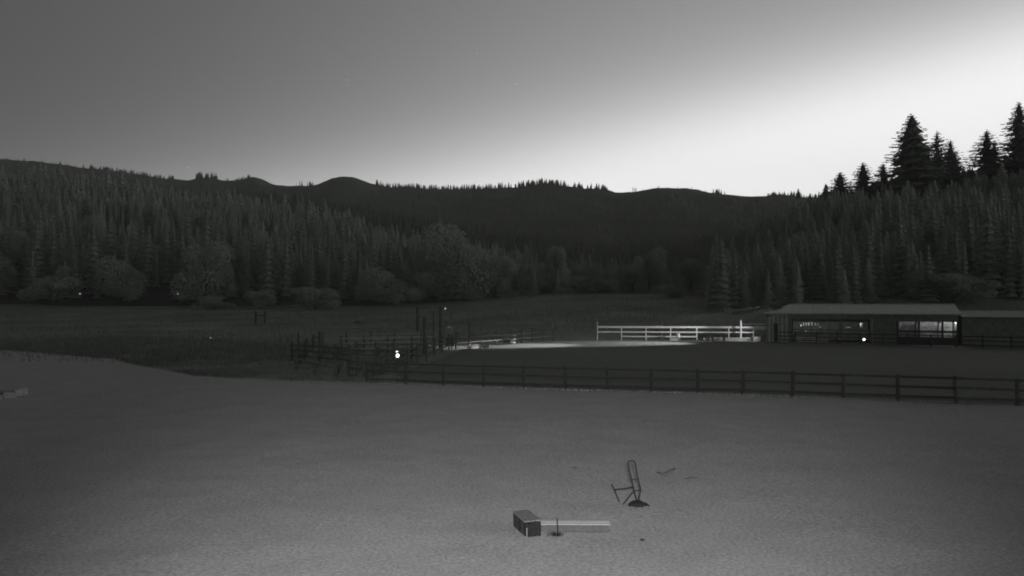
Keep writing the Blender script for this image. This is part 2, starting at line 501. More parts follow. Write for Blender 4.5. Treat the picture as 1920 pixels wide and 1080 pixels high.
def conifer_mesh(name, seed, wr, levels, m, thin=0.0, nb=8, core=0.0, fw=0.38):
    q = random.Random(seed); Vv, T = [], []
    if core: tiers(Vv, T, q, wr * core, 12, 12, 0.06)
    lean = [q.uniform(-0.01, 0.01) for _ in range(2)]
    for L in range(levels):
        t = 0.07 + 0.925 * (L + q.uniform(-0.3, 0.3)) / (levels - 1)
        t = min(max(t, 0.05), 0.995)
        env = wr * ((1 - t) ** 0.8) * (0.85 + 0.15 * math.sin(L * 2.3 + seed)) + 0.004
        if t < 0.16: env *= 0.5 + 3 * t
        for b in range(nb):
            if q.random() < thin: continue
            a = b * 2 * math.pi / nb + q.uniform(-0.4, 0.4) + L * 1.1
            r = env * q.uniform(0.6, 1.2)
            ca, sa = math.cos(a), math.sin(a)
            dz = (-0.30 + 0.5 * t) * r
            segs = 3
            prev = (lean[0] * t, lean[1] * t, t)
            w0 = r * fw
            for s_ in range(1, segs + 1):
                f = s_ / segs
                p = (lean[0] * t + ca * r * f, lean[1] * t + sa * r * f, t + dz * f + (0.10 * r * f * f if t < 0.6 else 0))
                w = w0 * (1.15 - f) + 0.002
                k = len(Vv)
                sag = 0.22 * w + q.uniform(0, 0.012)
                Vv += [prev, p,
                       (p[0] - sa * w - ca * w * 0.1, p[1] + ca * w - sa * w * 0.1, p[2] - sag),
                       (p[0] + sa * w - ca * w * 0.1, p[1] - ca * w - sa * w * 0.1, p[2] - sag * q.uniform(0.5, 1.4)),
                       (p[0] * 0.5 + prev[0] * 0.5, p[1] * 0.5 + prev[1] * 0.5, (p[2] + prev[2]) / 2 - 0.45 * w - 0.006)]
                T += [(k, k + 2, k + 1), (k, k + 1, k + 3), (k, k + 4, k + 1)]
                prev = p
    Vv += [(0.003, 0, 0.97), (-0.003, 0.002, 0.97), (0, 0, 1.0)]; k = len(Vv)
    T += [(k - 3, k - 2, k - 1)]
    return np_mesh(name, Vv, T, m)


def trunk_mesh(name, r=0.013, top=0.95):
    mb = MB().tube([(0, 0, -0.03), (0, 0, 0.1), (0, 0, 0.5), (0, 0, top)], [r * 1.3, r, r * 0.6, r * 0.08], 6)
    me = bpy.data.meshes.new(name); me.from_pydata(mb.v, [], mb.f); me.materials.append(M_BARK); return me


TR = trunk_mesh('trunk')
CON = []
CROWN_MATS = [M_FIR[0], M_FIR[1], M_FIR[2], M_RIGHTFIR]
for i, (wr, m) in enumerate([(0.19, 0), (0.22, 1), (0.20, 0), (0.17, 0), (0.25, 0), (0.19, 1), (0.22, 0), (0.20, 3), (0.24, 3), (0.17, 3)]):
    CON.append(conifer_mesh('crown', 20 + i, wr, 28, CROWN_MATS[m], 0.06, 7, 0.6))
SKYC = [conifer_mesh('crown', 50 + i, w, 38, M_FIR[2], th, 12, cr, 0.34) for i, (w, th, cr) in enumerate([(0.40, 0.12, 0.45), (0.38, 0.2, 0.35), (0.40, 0.02, 0.75), (0.38, 0.3, 0.25)])]


SKW = 1.3


def fir(x, Y, H, crown, label, group=None, name='fir_tree', wide=1.0, z=None):
    zz = height(x, Y) if z is None else z
    o = empty(name, (x, Y, zz - 0.3))
    tag(o, label, 'tree', group)
    s = H; o.scale = (s * wide * SKW, s * wide * SKW, s); o.rotation_euler = (R(rnd.uniform(-1.5, 1.5)), R(rnd.uniform(-1.5, 1.5)), rnd.uniform(0, 6.28))
    link('trunk', TR, o); link('crown', crown, o)
    return o


# firs standing out against the sky on the right hill: (column, row of the tip, foot row, depth, crown, width)
SKY_FIRS = [
    (1575, 320, 395, 330, 0, 1.5, 'lone ragged fir on the skyline, leftmost of the right hill'),
    (1621, 302, 395, 330, 0, 1.25, 'slender pointed fir on the skyline just right of the leftmost one'),
    (1660, 303, 385, 335, 1, 1.25, 'small thin fir on the skyline at the left foot of the tallest fir'),
    (1716, 210, 400, 320, 2, 0.95, 'tallest dense pointed fir on the right skyline'),
    (1741, 288, 400, 330, 0, 0.80, 'short dense fir merging with the right flank of the tallest fir'),
    (1759, 242, 385, 330, 3, 1.0, 'sparse gappy fir just right of the tallest fir'),
    (1786, 259, 375, 335, 1, 1.1, 'ragged fir with see-through top, second to the right of the tallest'),
    (1797, 282, 375, 330, 0, 0.7, 'low fir filling the right side of the ragged see-through one'),
    (1853, 241, 370, 340, 1, 1.2, 'open branched fir left of the fir at the picture edge'),
    (1868, 262, 370, 335, 0, 0.75, 'smaller fir tucked against the open branched one'),
    (1888, 282, 360, 330, 3, 0.9, 'low bushy fir between the open branched one and the edge fir'),
    (1918, 188, 365, 325, 0, 0.95, 'tall dense fir cut by the right edge of the picture'),
    (1962, 170, 350, 325, 0, 0.8, None),
    (1498, 352, 372, 900, 0, 0.9, 'tiny lone fir on the low ridge left of the right hill'),
    (1345, 354, 366, 1500, 2, 1.2, 'tiny dark fir on the far ridge in the dip right of centre'),
]
for px, ty, by, Y, c, wd, lab in SKY_FIRS:
    if lab is None: lab = 'fir just outside the right edge beside the tall edge fir'
    zt = zpx(ty, Y)
    if Y > 800:
        x = px_at(px, Y); zb = zpx(by, Y)
    else:
        x = px_at(px, Y); zb = min(zpx(by, Y), height(x, Y) + 1)
    fir(x, Y, zt - zb, SKYC[c], lab, 'firs on the right skyline' if Y < 800 else None, wide=wd, z=zb)

SKW = 1.0
# the forest: positions by area, the nearest as individuals, the rest as one mass
cands = []
q = random.Random(11)


def scatter(n, plo, phi, ylo, yhi, hmin, hmax, area, test=None, pw=1.0):
    k = 0
    while k < n:
        px = q.uniform(plo, phi); Y = ylo + (yhi - ylo) * q.random() ** pw
        k += 1
        x = px_at(px, Y)
        if test and not test(px, Y): continue
        cl = noise.noise(Vector((x * 0.02, Y * 0.02, 5)))
        H = q.uniform(hmin * 0.8, hmax) * (1 + 0.35 * cl)
        cands.append((H / Y, x, Y, H, area, px))


scatter(240, -120, 900, 268, 330, 15, 27, 'left')
scatter(520, -120, 1000, 320, 560, 15, 24, 'left')
scatter(120, 900, 1380, 268, 400, 8, 14, 'centre')
scatter(2600, -100, 1250, 400, 570, 12, 19, 'leftfar')
scatter(6500, -100, 1600, 600, 950, 9, 15, 'mid')
scatter(420, 1330, 2020, 170, 300, 12, 20, 'right')
scatter(1600, 1400, 2050, 250, 384, 11, 17, 'rightfar', lambda p, Y: Y < 372 or p > 1640)
cands.sort(reverse=True)
LAB = {'left': ('dark fir in the dense forest on the left slope', 'firs of the left slope'),
       'centre': ('low dark fir in the wooded valley beyond the meadow', 'firs beyond the meadow'),
       'right': ('dark fir in the shaded forest behind the barn', 'firs behind the barn')}
rest = []
cnt = {'left': 0, 'right': 0, 'centre': 0}
CAPS = {'left': 165, 'right': 75, 'centre': 35}
for s_, x, Y, H, area, px in cands:
    if area in LAB and cnt[area] < CAPS[area] and 0 < px < 1920:
        cnt[area] += 1
        ci = q.randrange(7) if area != 'right' else q.choice([7, 8, 9])
        fir(x, Y, H, CON[ci], LAB[area][0], LAB[area][1], wide=q.uniform(0.85, 1.25))
    else: rest.append((x, Y, H, area))


def small_conifer(seed, n=8):
    v, f = [], []
    tiers(v, f, random.Random(seed), random.Random(seed).uniform(0.17, 0.24), n, 9, 0.09 if n < 10 else 0.05)
    return np.array(v, np.float32), np.array(f, np.int32)


SM = [small_conifer(80 + i) for i in range(4)] + [small_conifer(90 + i, 17) for i in range(4)]


def merged(name, items, m, label):
    VV, TT, k = [], [], 0
    for x, Y, H, _ in items:
        v, f = SM[q.randrange(4) + (4 if Y < 420 else 0)]
        a = q.uniform(0, 6.28); c, s = math.cos(a), math.sin(a); w = q.uniform(0.85, 1.5)
        p = v * np.array([H * w, H * w, H])
        p = np.stack([p[:, 0] * c - p[:, 1] * s + x, p[:, 0] * s + p[:, 1] * c + Y, p[:, 2] + height(x, Y) - 0.4], 1)
        VV.append(p); TT.append(f + k); k += len(v)
    return tag(link(name, np_mesh(name, np.concatenate(VV), np.concatenate(TT), m)), label, 'forest', kind='stuff')


merged('hillside_forest', [r for r in rest if r[3] in ('left', 'leftfar', 'centre')], M_MIDFIR, 'unbroken mass of firs covering the left slope and valley')
merged('hillside_forest', [r for r in rest if r[3] in ('right', 'rightfar')], M_RIGHTFIR, 'unbroken mass of firs covering the shaded right hill')
merged('distant_forest', [r for r in rest if r[3] == 'mid'], M_FAR, 'far fir forest on the hills below the long ridge')

# the tiny trees along the far ridge line
ridge = []
for lo, hi, n, hm in [(-20, 150, 40, 6), (150, 330, 170, 9), (366, 405, 60, 13), (405, 470, 30, 8), (545, 590, 14, 11), (705, 860, 170, 11), (860, 960, 70, 12), (965, 1060, 170, 13),
                      (1060, 1140, 60, 12), (1200, 1330, 14, 6), (1330, 1360, 12, 10), (1440, 1480, 50, 8), (1480, 1560, 80, 10)]:
    for _ in range(n):
        px = q.uniform(lo, hi); Y = q.uniform(1672, 1702)
        ridge.append((px_at(px, Y), Y, hm * q.uniform(0.4, 1.3), 'r'))
for _ in range(4500):
    px = q.uniform(-50, 1600); Y = q.uniform(1000, 1590)
    ridge.append((px_at(px, Y), Y, q.uniform(6, 12), 'r'))
merged('ridge_trees', ridge, M_FAR, 'sparse tiny trees dotted along the long far ridge')
for i, px in enumerate([1187, 1190.5, 1193]):       # bare snags
    Y = 1690; x = px_at(px, Y); z = height(x, Y)
    h = [13, 11, 9][i]
    sn = MB().tube([(x, Y, z - 2), (x + 0.3, Y, z + h * 0.5), (x, Y, z + h)], [0.9, 0.6, 0.3], 6)
    for k in range(4):
        zz = z + h * (0.4 + 0.13 * k); a = k * 2.1
        sn.tube([(x, Y, zz), (x + 2.0 * math.cos(a), Y + 2 * math.sin(a), zz + 0.8)], [0.35, 0.1], 4)
    tag(sn.build('dead_tree', M_BARK), 'bare dead trunk standing alone on the far ridge dip, ' + ['left', 'middle', 'right'][i] + ' of three', 'dead tree', 'dead trunks on the far ridge')
Y = 335; x = px_at(1596, Y); z = height(x, Y)
tag(MB().tube([(x, Y, z), (x, Y, zpx(338, Y))], [0.3, 0.08], 6).build('dead_tree', M_BARK), 'thin bare snag between the two leftmost skyline firs', 'dead tree')


def leafy_mesh(name, seed, n, lobes, m, leaf=0.045):
    q_ = np.random.default_rng(seed)
    Lb = []
    for _ in range(lobes):
        a = q_.uniform(0, 2 * np.pi); r = q_.uniform(0, 0.34)
        Lb.append((r * math.cos(a), r * math.sin(a), q_.uniform(0.18, 0.80), q_.uniform(0.15, 0.27)))
    Lb = np.array(Lb)
    k = q_.integers(0, lobes, n)
    d = q_.normal(size=(n, 3)); d /= np.linalg.norm(d, axis=1)[:, None]
    rr = Lb[k, 3] * (0.55 + 0.5 * q_.random(n) ** 0.5)
    C = Lb[k, :3] + d * rr[:, None]
    C[:, 2] = np.maximum(C[:, 2], 0.02)
    a = q_.normal(size=(n, 3)); a /= np.linalg.norm(a, axis=1)[:, None]
    b = np.cross(a, d); b /= np.linalg.norm(b, axis=1)[:, None] + 1e-6
    s = leaf * q_.uniform(0.5, 1.3, n)[:, None]
    Vv = np.stack([C - a * s, C + b * s * 0.6, C + a * s, C - b * s * 0.6], 1).reshape(-1, 3)
    return np_mesh(name, Vv, np.arange(4 * n).reshape(-1, 4), m)


def bush_trunk(name, seed):
    q_ = random.Random(seed); mb = MB()
    mb.tube([(0, 0, -0.03), (0.01, 0, 0.15), (0.0, 0.01, 0.3)], [0.035, 0.028, 0.02], 7)
    for i in range(5):
        a = i * 1.3 + q_.uniform(-.3, .3); r = q_.uniform(0.15, 0.3)
        mb.tube([(0, 0, 0.2), (r * 0.5 * math.cos(a), r * 0.5 * math.sin(a), 0.42), (r * math.cos(a), r * math.sin(a), 0.7)], [0.018, 0.012, 0.004], 5)
    me = bpy.data.meshes.new(name); me.from_pydata(mb.v, [], mb.f); me.materials.append(M_BARK); return me


LEAFY = [leafy_mesh('crown', 3 + i, 9000, 15, M_LEAF, 0.022) for i in range(4)]
BT = bush_trunk('trunk', 3)
BROAD = [  # column, foot row, top row, width px, depth, label
    (100, 572, 512, 112, 262, 'round dark bushy tree at the far left edge of the pasture'),
    (385, 578, 452, 112, 264, 'large rounded leafy tree in front of the left firs'),
    (232, 576, 480, 90, 266, 'soft rounded tree between the large rounded one and the far left one'),
    (402, 584, 553, 90, 235, 'low spreading bush at the foot of the large rounded tree'),
    (488, 582, 541, 66, 238, 'small round bush left of the wide pale bush'),
    (592, 588, 538, 110, 232, 'wide pale bush at the pasture edge, left of the pasture posts'),
    (718, 574, 500, 100, 262, 'tall leafy tree at the forest edge behind the solar lamp'),
    (855, 568, 410, 130, 268, 'very tall broad tree left of the open meadow'),
    (930, 560, 470, 90, 275, 'leafy tree on the left rim of the open meadow'),
    (1018, 556, 520, 90, 285, 'low rounded tree on the top rim of the open meadow, left part'),
    (1115, 553, 516, 100, 285, 'low rounded tree on the top rim of the open meadow, right part'),
    (1262, 576, 531, 60, 240, 'dark round bush standing in the right of the open meadow'),
    (1375, 566, 500, 110, 230, 'dark leafy tree above the right end of the white fence'),
    (1790, 574, 512, 150, 170, 'broad dark tree behind the right part of the barn'),
    (676, 618, 598, 44, 150, 'pale low shrub alone in the middle of the left pasture'),
    (1620, 570, 520, 120, 180, 'broad dark tree rising behind the middle of the barn roof'),
]
for i, (px, by, ty, wpx, Y, lab) in enumerate(BROAD):
    x = px_at(px, Y); z = height(x, Y) - 0.2
    H = zpx(ty, Y) - z; W = wpx * Y / F
    nm = 'bush' if H < 9 else 'leafy_tree'
    o = empty(nm, (x, Y, z)); tag(o, lab, 'bush' if H < 9 else 'tree')
    o.scale = (W, W, H); o.rotation_euler = (0, 0, rnd.uniform(0, 6.28))
    link('crown', LEAFY[i % 4], o); link('trunk', BT, o)


for k, (px, Y, Hh, Wm) in enumerate([(30, 300, 19, 12), (170, 330, 20, 13), (300, 290, 17, 12), (470, 320, 20, 13), (540, 285, 17, 12), (640, 300, 19, 13), (690, 350, 21, 15),
                                  (780, 300, 19, 13), (900, 320, 16, 13), (990, 330, 12, 11), (1080, 330, 11, 11), (1180, 320, 11, 11), (1430, 240, 12, 11), (1520, 230, 13, 12), (1700, 215, 13, 11), (1880, 205, 12, 11)] + [(int(q.uniform(-20, 1300)), q.uniform(268, 380), q.uniform(11, 19), q.uniform(9, 14)) for _ in range(34)] + [(int(q.uniform(1340, 1920)), q.uniform(185, 300), q.uniform(9, 14), q.uniform(8, 12)) for _ in range(14)]):
    x = px_at(px, Y)
    o = empty('leafy_tree', (x, Y, height(x, Y) - 0.3))
    tag(o, 'rounded broadleaf tree standing among the dark firs of the valley forest', 'tree', 'broadleaf trees among the firs')
    o.scale = (Wm, Wm, Hh); o.rotation_euler = (0, 0, rnd.uniform(0, 6.28))
    link('crown', LEAFY[k % 4], o); link('trunk', BT, o)


# ------------------------------------------------------------------ fences
def rail_fence(name, pts, rails, ph, label, m_post, m_rail, pw=0.13, rt=(0.04, 0.14), side=-1, gz=None, skip=(), alt=None):
    """posts at pts (x, y), one board per bay and rail height; boards on the camera side"""
    c = pts[0]; z0 = gz if gz is not None else -0.15
    root = empty(name, (c[0], c[1], z0)); tag(root, label, 'fence')
    zs = [(gz if gz is not None else -0.1) for p in pts]
    for k, (x, y) in enumerate(pts):
        h = ph * rnd.uniform(0.985, 1.03)
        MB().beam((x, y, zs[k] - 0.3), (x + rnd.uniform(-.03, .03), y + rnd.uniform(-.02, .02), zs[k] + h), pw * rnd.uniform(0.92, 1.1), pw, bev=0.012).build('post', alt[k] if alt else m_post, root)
    for k in range(len(pts) - 1):
        if k in skip: continue
        p, q_ = Vector(pts[k]), Vector(pts[k + 1]); d = (q_ - p).normalized(); nrm = Vector((d.y, -d.x))
        if nrm.y * side < 0: nrm = -nrm
        if side < 0 and nrm.y > 0: nrm = -nrm
        off = nrm * (pw / 2 + rt[0] / 2 + 0.004)
        for rz in rails:
            ja, jb = rnd.uniform(-.02, .02), rnd.uniform(-.02, .02)
            gap = 0.008
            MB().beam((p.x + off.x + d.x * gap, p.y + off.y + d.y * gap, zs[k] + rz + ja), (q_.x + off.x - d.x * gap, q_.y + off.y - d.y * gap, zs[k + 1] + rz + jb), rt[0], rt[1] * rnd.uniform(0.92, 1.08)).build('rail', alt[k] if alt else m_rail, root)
    return root


def on_line(px, P, Q):
    """point of the line P-Q seen in photo column px"""
    u = (px - 960) / F
    dx, dy = Q[0] - P[0], Q[1] - P[1]
    t = (u * P[1] - P[0]) / (dx - u * dy)
    return (P[0] + dx * t, P[1] + dy * t)


def fpt(px, off=0.55):     # on the near fence line (follows the lawn edge)
    u = (px - 960) / F; lo, hi = 10, 80
    for _ in range(50):
        m_ = (lo + hi) / 2
        if m_ - edge_y(u * m_) - off > 0: hi = m_
        else: lo = m_
    return (u * lo, lo)


near_posts = [688, 760, 831, 906, 981, 1060, 1138, 1221, 1308, 1393, 1485, 1580, 1682, 1790, 1905]
pp = [fpt(p) for p in near_posts]
d = Vector(pp[-1]) - Vector(pp[-2])
for k in range(3): pp.append((pp[-1][0] + d.x, pp[-1][1] + d.y))
rail_fence('rail_fence', pp, (1.25, 0.79, 0.30), 1.36, 'long dark three-rail wooden fence along the far edge of the lawn', M_NEARW, M_NEARW, 0.14, (0.045, 0.13), gz=-0.1, alt=[M_NEARW] * 9 + [M_NEARW2] * 2 + [M_NEARW3] * 2 + [M_NEARW4] * 20)  # wood colour rises to the right to even out the lamp's falloff

# corral fences to the left of it
rail_fence('rail_fence', [(px_at(628, 46.9), 47.2), (px_at(590, 50.5), 50.5), (px_at(556, 54), 54)], (0.5, 1.0), 1.45,
           'weathered two-rail fence in the weeds left of the long dark fence', M_DKWOOD, M_OLDWOOD, 0.2, (0.05, 0.10), gz=-0.15)
rail_fence('rail_fence', [(px_at(652, 48.6), 48.6), (px_at(668, 47.6), 47.6), (px_at(681, 47.2), 47.2)], (0.3, 0.8, 1.2), 1.4,
           'short dark gate section beside the left end of the long fence', M_DKWOOD, M_DKWOOD, 0.1, (0.04, 0.1), gz=-0.12)
side_pts = [on_line(p, (pp[0][0], pp[0][1]), (-6.6, 79.5)) for p in (693, 716, 741, 763, 782, 800, 815, 829, 842)]
rail_fence('rail_fence', side_pts, (0.45, 0.9, 1.35), 1.6, 'dark receding fence along the left side of the arena', M_DKWOOD, M_DKWOOD, 0.16, (0.05, 0.12), gz=-0.12)
rail_fence('rail_fence', [on_line(p, (-6.6, 79.5), (5.5, 97)) for p in (855, 880, 904, 931)], (0.6, 1.15, 1.72), 1.75,
           'corral fence with a pale top rail above the lit dirt of the arena', M_DKWOOD, M_TOPR, 0.15, (0.05, 0.10), gz=-0.12)
rail_fence('rail_fence', [on_line(p, (-6.6, 79.5), (5.5, 97)) for p in (931, 957, 978, 998, 1018, 1037)], (0.6, 1.15, 1.7), 1.75,
           'dim far corral fence between the pale topped fence and the white fence', M_DKWOOD, M_DKWOOD, 0.14, (0.05, 0.10), gz=-0.12)
# dim fences in the left pasture
rail_fence('rail_fence', [(px_at(p, 84 + (p - 560) * 0.03), 84 + (p - 560) * 0.03) for p in (560, 605, 650, 695, 740, 790)], (0.7, 1.3), 1.6,
           'dim two-rail fence crossing the left pasture behind the weeds', M_DKWOOD, M_OLDWOOD, 0.16, (0.05, 0.09), gz=-0.15)
rail_fence('rail_fence', [(px_at(p, 64), 64 - (p - 600) * 0.03) for p in (600, 640, 680, 720)], (0.6, 1.2), 1.4,
           'dim fence panels just left of the glowing double lamp', M_DKWOOD, M_OLDWOOD, 0.14, (0.05, 0.09), gz=-0.15)
rail_fence('rail_fence', [(px_at(p, 60 + (625 - p) * 0.05), 60 + (625 - p) * 0.05) for p in (548, 572, 600, 628, 655)], (0.5, 0.95, 1.4), 1.65,
           'dark three-rail corral fence deep in the weeds left of the arena', M_DKWOOD, M_DKWOOD, 0.2, (0.05, 0.12), gz=-0.15)
rail_fence('rail_fence', [(px_at(p, 71), 71 + (p - 640) * 0.02) for p in (640, 680, 722, 765, 806)], (0.6, 1.1, 1.6), 1.8,
           'dark corral fence running behind the lamp towards the tall poles', M_DKWOOD, M_OLDWOOD, 0.17, (0.05, 0.12), gz=-0.15)
rail_fence('rail_fence', [(px_at(p, 63.5), 63.5) for p in (668, 704, 738, 772, 800)], (0.5, 1.0, 1.45), 1.6,
           'dark pen fence just behind the glowing double lamp', M_DKWOOD, M_DKWOOD, 0.16, (0.05, 0.12), gz=-0.15)
rail_fence('rail_fence', [(px_at(560, 60.5), 60.8), (px_at(575, 68), 68), (px_at(588, 76), 76), (px_at(600, 84), 84)], (0.6, 1.2), 1.7,
           'dark pen fence receding into the pasture at the left end of the pens', M_DKWOOD, M_DKWOOD, 0.2, (0.05, 0.12), gz=-0.15)
# post and wire fence far in the meadow
root = None
wires = [[], []]
fp = [(478, 150), (498, 150), (545, 150), (590, 150), (640, 151), (700, 152), (754, 152), (783, 152), (813, 153), (846, 153), (880, 154), (930, 154), (968, 155), (1000, 155), (1035, 156),
      (1066, 156), (1103, 157), (1140, 157), (1180, 158), (1220, 158), (1260, 158), (1300, 158)]
x0 = px_at(478, 150)
root = empty('wire_fence', (x0, 150, height(x0, 150))); tag(root, 'far post and wire fence across the dim meadow before the forest', 'fence')
for px, Y in fp:
    x = px_at(px, Y); z = height(x, Y); h = rnd.uniform(1.9, 2.4)
    MB().tube([(x, Y, z - 0.3), (x + rnd.uniform(-.06, .06), Y, z + h)], [0.13, 0.10], 7).build('post', M_OLDWOOD, root)
    wires[0].append((x, Y - 0.15, z + 1.7)); wires[1].append((x, Y - 0.15, z + 1.0))
for w in wires: MB().tube(w, 0.025, 4).build('wire', M_OLDWOOD, root)
# small H-brace gate
Y = 148
gr = empty('field_gate', (px_at(488, Y), Y, height(px_at(488, Y), Y))); tag(gr, 'small dark H-shaped gate frame in the left pasture', 'gate')
xa, xb = px_at(480, Y), px_at(497, Y); zg = height(xa, Y)
for xx in (xa, xb): MB().beam((xx, Y, zg - 0.2), (xx, Y, zg + 2.4), 0.3, 0.3, bev=0.03).build('post', M_DKWOOD, gr)
MB().beam((xa + 0.15, Y, zg + 1.5), (xb - 0.15, Y, zg + 1.5), 0.12, 0.2).build('rail', M_DKWOOD, gr)

# white fence
wp = [(1120, 96.5), (1165, 96.2), (1211, 96.0), (1257, 95.8), (1306, 95.5), (1366, 95.2), (1412, 95.0), (1440, 94.9)]
WF = [(px_at(p, Y), Y) for p, Y in wp]
wf = empty('white_fence', (WF[0][0], WF[0][1], -0.1)); tag(wf, 'brightly lit white three-rail fence at the back of the arena', 'fence')
for k, (x, y) in enumerate(WF):
    top = 2.35 if k == 0 else 1.75
    MB().beam((x, y, -0.3), (x, y, top), 0.13 if k else 0.1, 0.13, bev=0.012).build('post', M_WHITE, wf)
for k in range(len(WF) - 1):
    (xa, ya), (xb, yb) = WF[k], WF[k + 1]
    for r_i, rz in enumerate((1.66, 1.02, 0.45)):
        if r_i == 2 and (k == 0 or k > 3): continue
        if r_i == 1 and k > 5: continue
        MB().beam((xa + 0.01, ya - 0.10, rz), (xb - 0.01, yb - 0.10, rz), 0.045, 0.23 if r_i == 0 else 0.16).build('rail', M_WHITE, wf)
# upper white rail running on to the barn, and the bright post end
WB = [(px_at(p, 97.5), 97.5) for p in (1388, 1410, 1434)]
w2 = empty('white_fence', (WB[0][0], 97.5, -0.1)); tag(w2, 'short white rail fence joining the bright post to the barn wall', 'fence')
for k, (x, y) in enumerate(WB):
    MB().beam((x, y, -0.3), (x, y, 2.15), 0.12, 0.12, bev=0.012).build('post', M_OLDWOOD, w2)
for k in range(2):
    MB().beam((WB[k][0] + .01, 97.38, 2.0), (WB[k + 1][0] - .01, 97.38, 2.0), 0.045, 0.14).build('rail', M_WHITE, w2)
    MB().beam((WB[k][0] + .01, 97.38, 1.35), (WB[k + 1][0] - .01, 97.38, 1.35), 0.045, 0.16).build('rail', M_WHITE, w2)
x = px_at(1388.5, 94.2)
o = MB().tube([(x, 94.2, -0.2), (x, 94.2, 2.55), (x, 94.2, 2.62)], [0.13, 0.13, 0.08], 10).build('white_post', M_WHITE, smooth=False)
tag(o, 'bright white tall post before the right end of the white fence', 'post')
x = px_at(1035.5, 97)
tag(MB().tube([(x, 97.2, -0.2), (x, 97.2, 2.2), (x, 97.2, 2.26)], [0.1, 0.1, 0.06], 8).build('marker_post', M_OLDWOOD), 'pale thin marker post left of the white fence', 'post')
x = px_at(1241, 97.2)
tag(MB().tube([(x, 97.2, -0.2), (x, 97.2, 2.2)], [0.07, 0.06], 8).build('marker_post', M_OLDWOOD), 'thin stub post peeking over the middle of the white fence', 'post')

# low things along the lit arena edge
k_lab = ['flat pale block at the foot of the white fence, below its fourth post', 'squat pale block under the right part of the white fence', 'long pale block between the two dark stakes by the barn',
         'pale block directly before the barn corner', 'pale block beside the bright white post foot']
for (pa, pb, Y, h, w), lab in zip([(1255, 1270, 94.6, 0.34, 0.5), (1318, 1333, 94.4, 0.36, 0.5), (1359, 1405, 94.0, 0.42, 0.45), (1411, 1427, 93.8, 0.5, 0.45), (1338, 1354, 94.2, 0.42, 0.5)], k_lab):
    xa, xb = px_at(pa, Y), px_at(pb, Y)
    tag(MB().box(((xa + xb) / 2, Y, h / 2 - 0.08), (xb - xa, w, h + 0.1), j=0.04, bev=0.06).build('concrete_block', M_CONC), lab, 'block', 'pale blocks along the arena edge')
x = px_at(1270, 95.2); bk = MB(); bk.lathe((x, 94.9, 0.42), [(0.2, 0), (0.24, 0.45), (0.26, 0.47), (0.22, 0.47), (0.18, 0.05)], 12)
bk2 = bk.build('bucket', M_WHITE, smooth=False); tag(bk2, 'white bucket set on a stand behind the arena edge, against the white fence', 'bucket')
st = MB().box((x, 94.9, 0.2), (0.5, 0.4, 0.42), bev=0.02).build('stump', M_OLDWOOD); tag(st, 'small wooden stand carrying the white bucket', 'stand')
ds = [(1329, 94.0), (1356, 93.6), (1408, 93.4), (1429, 93.2)]
for (px, Y), lab in zip(ds, ['leftmost of the four dark stakes along the lit arena edge', 'second dark stake from the left along the lit arena edge', 'dark stake just right of the long pale block', 'dark stake nearest the barn on the arena edge']):
    x = px_at(px, Y)
    tag(MB().beam((x, Y, -0.2), (x + 0.02, Y, 0.62), 0.18, 0.18, bev=0.02).build('wooden_stake', M_DKWOOD), lab, 'stake', 'dark stakes along the arena edge')

# trough and feeder at the left of the arena
Y = 78.6
tr = empty('feed_trough', (px_at(892, Y), Y, 0)); tag(tr, 'long low white trough under the pale topped corral fence', 'trough')
xa, xb = px_at(880, Y), px_at(904, Y)
TA = Vector((xb - xa, 1.5, 0)).normalized()
MB().box(((xa + xb) / 2, Y, 0.2), (xb - xa, 0.04, 0.38), TA).build('side_board', M_TROUGH, tr)
MB().box(((xa + xb) / 2 - 0.3, Y + 0.5, 0.2), (xb - xa, 0.04, 0.38), TA).build('side_board', M_PALE, tr)
for xx in (xa + 0.03, xb - 0.03): MB().box((xx - 0.15, Y + 0.25 + (xx - xa) * 0.3, 0.2), (0.5, 0.04, 0.36), (-0.3, 0.9, 0)).build('end_board', M_PALE, tr)
x = px_at(911, 79.6)
MBk = MB().box((x, 79.6, 0.15), (0.62, 0.4, 0.3), (1, 0.2, 0), bev=0.05)
tag(MBk.build('mounting_step', M_OLDWOOD), 'small dark wooden step right of the white trough', 'step')
x, Y = px_at(955, 88), 88
rf = empty('ring_feeder', (x, Y, 0)); tag(rf, 'dark round slatted feeder at the back left of the arena', 'feeder')
for k, z in enumerate((0.12, 0.5, 0.95)):
    mb = MB(); n = 22
    mb.tube([(x + 0.75 * math.cos(2 * math.pi * i / n), Y + 0.75 * math.sin(2 * math.pi * i / n), z) for i in range(n + 1)], 0.045, 6, False)
    mb.build('ring', M_OLDWOOD, rf)
for i in range(12):
    a = 2 * math.pi * i / 12
    MB().beam((x + 0.75 * math.cos(a), Y + 0.75 * math.sin(a), 0.0), (x + 0.78 * math.cos(a), Y + 0.78 * math.sin(a), 1.0), 0.05, 0.05).build('bar', M_OLDWOOD, rf)
MB().lathe((x, Y, 0.0), [(0.6, 0), (0.62, 0.3), (0.4, 0.45), (0.1, 0.5)], 14).build('hay', M_DKWOOD, rf)

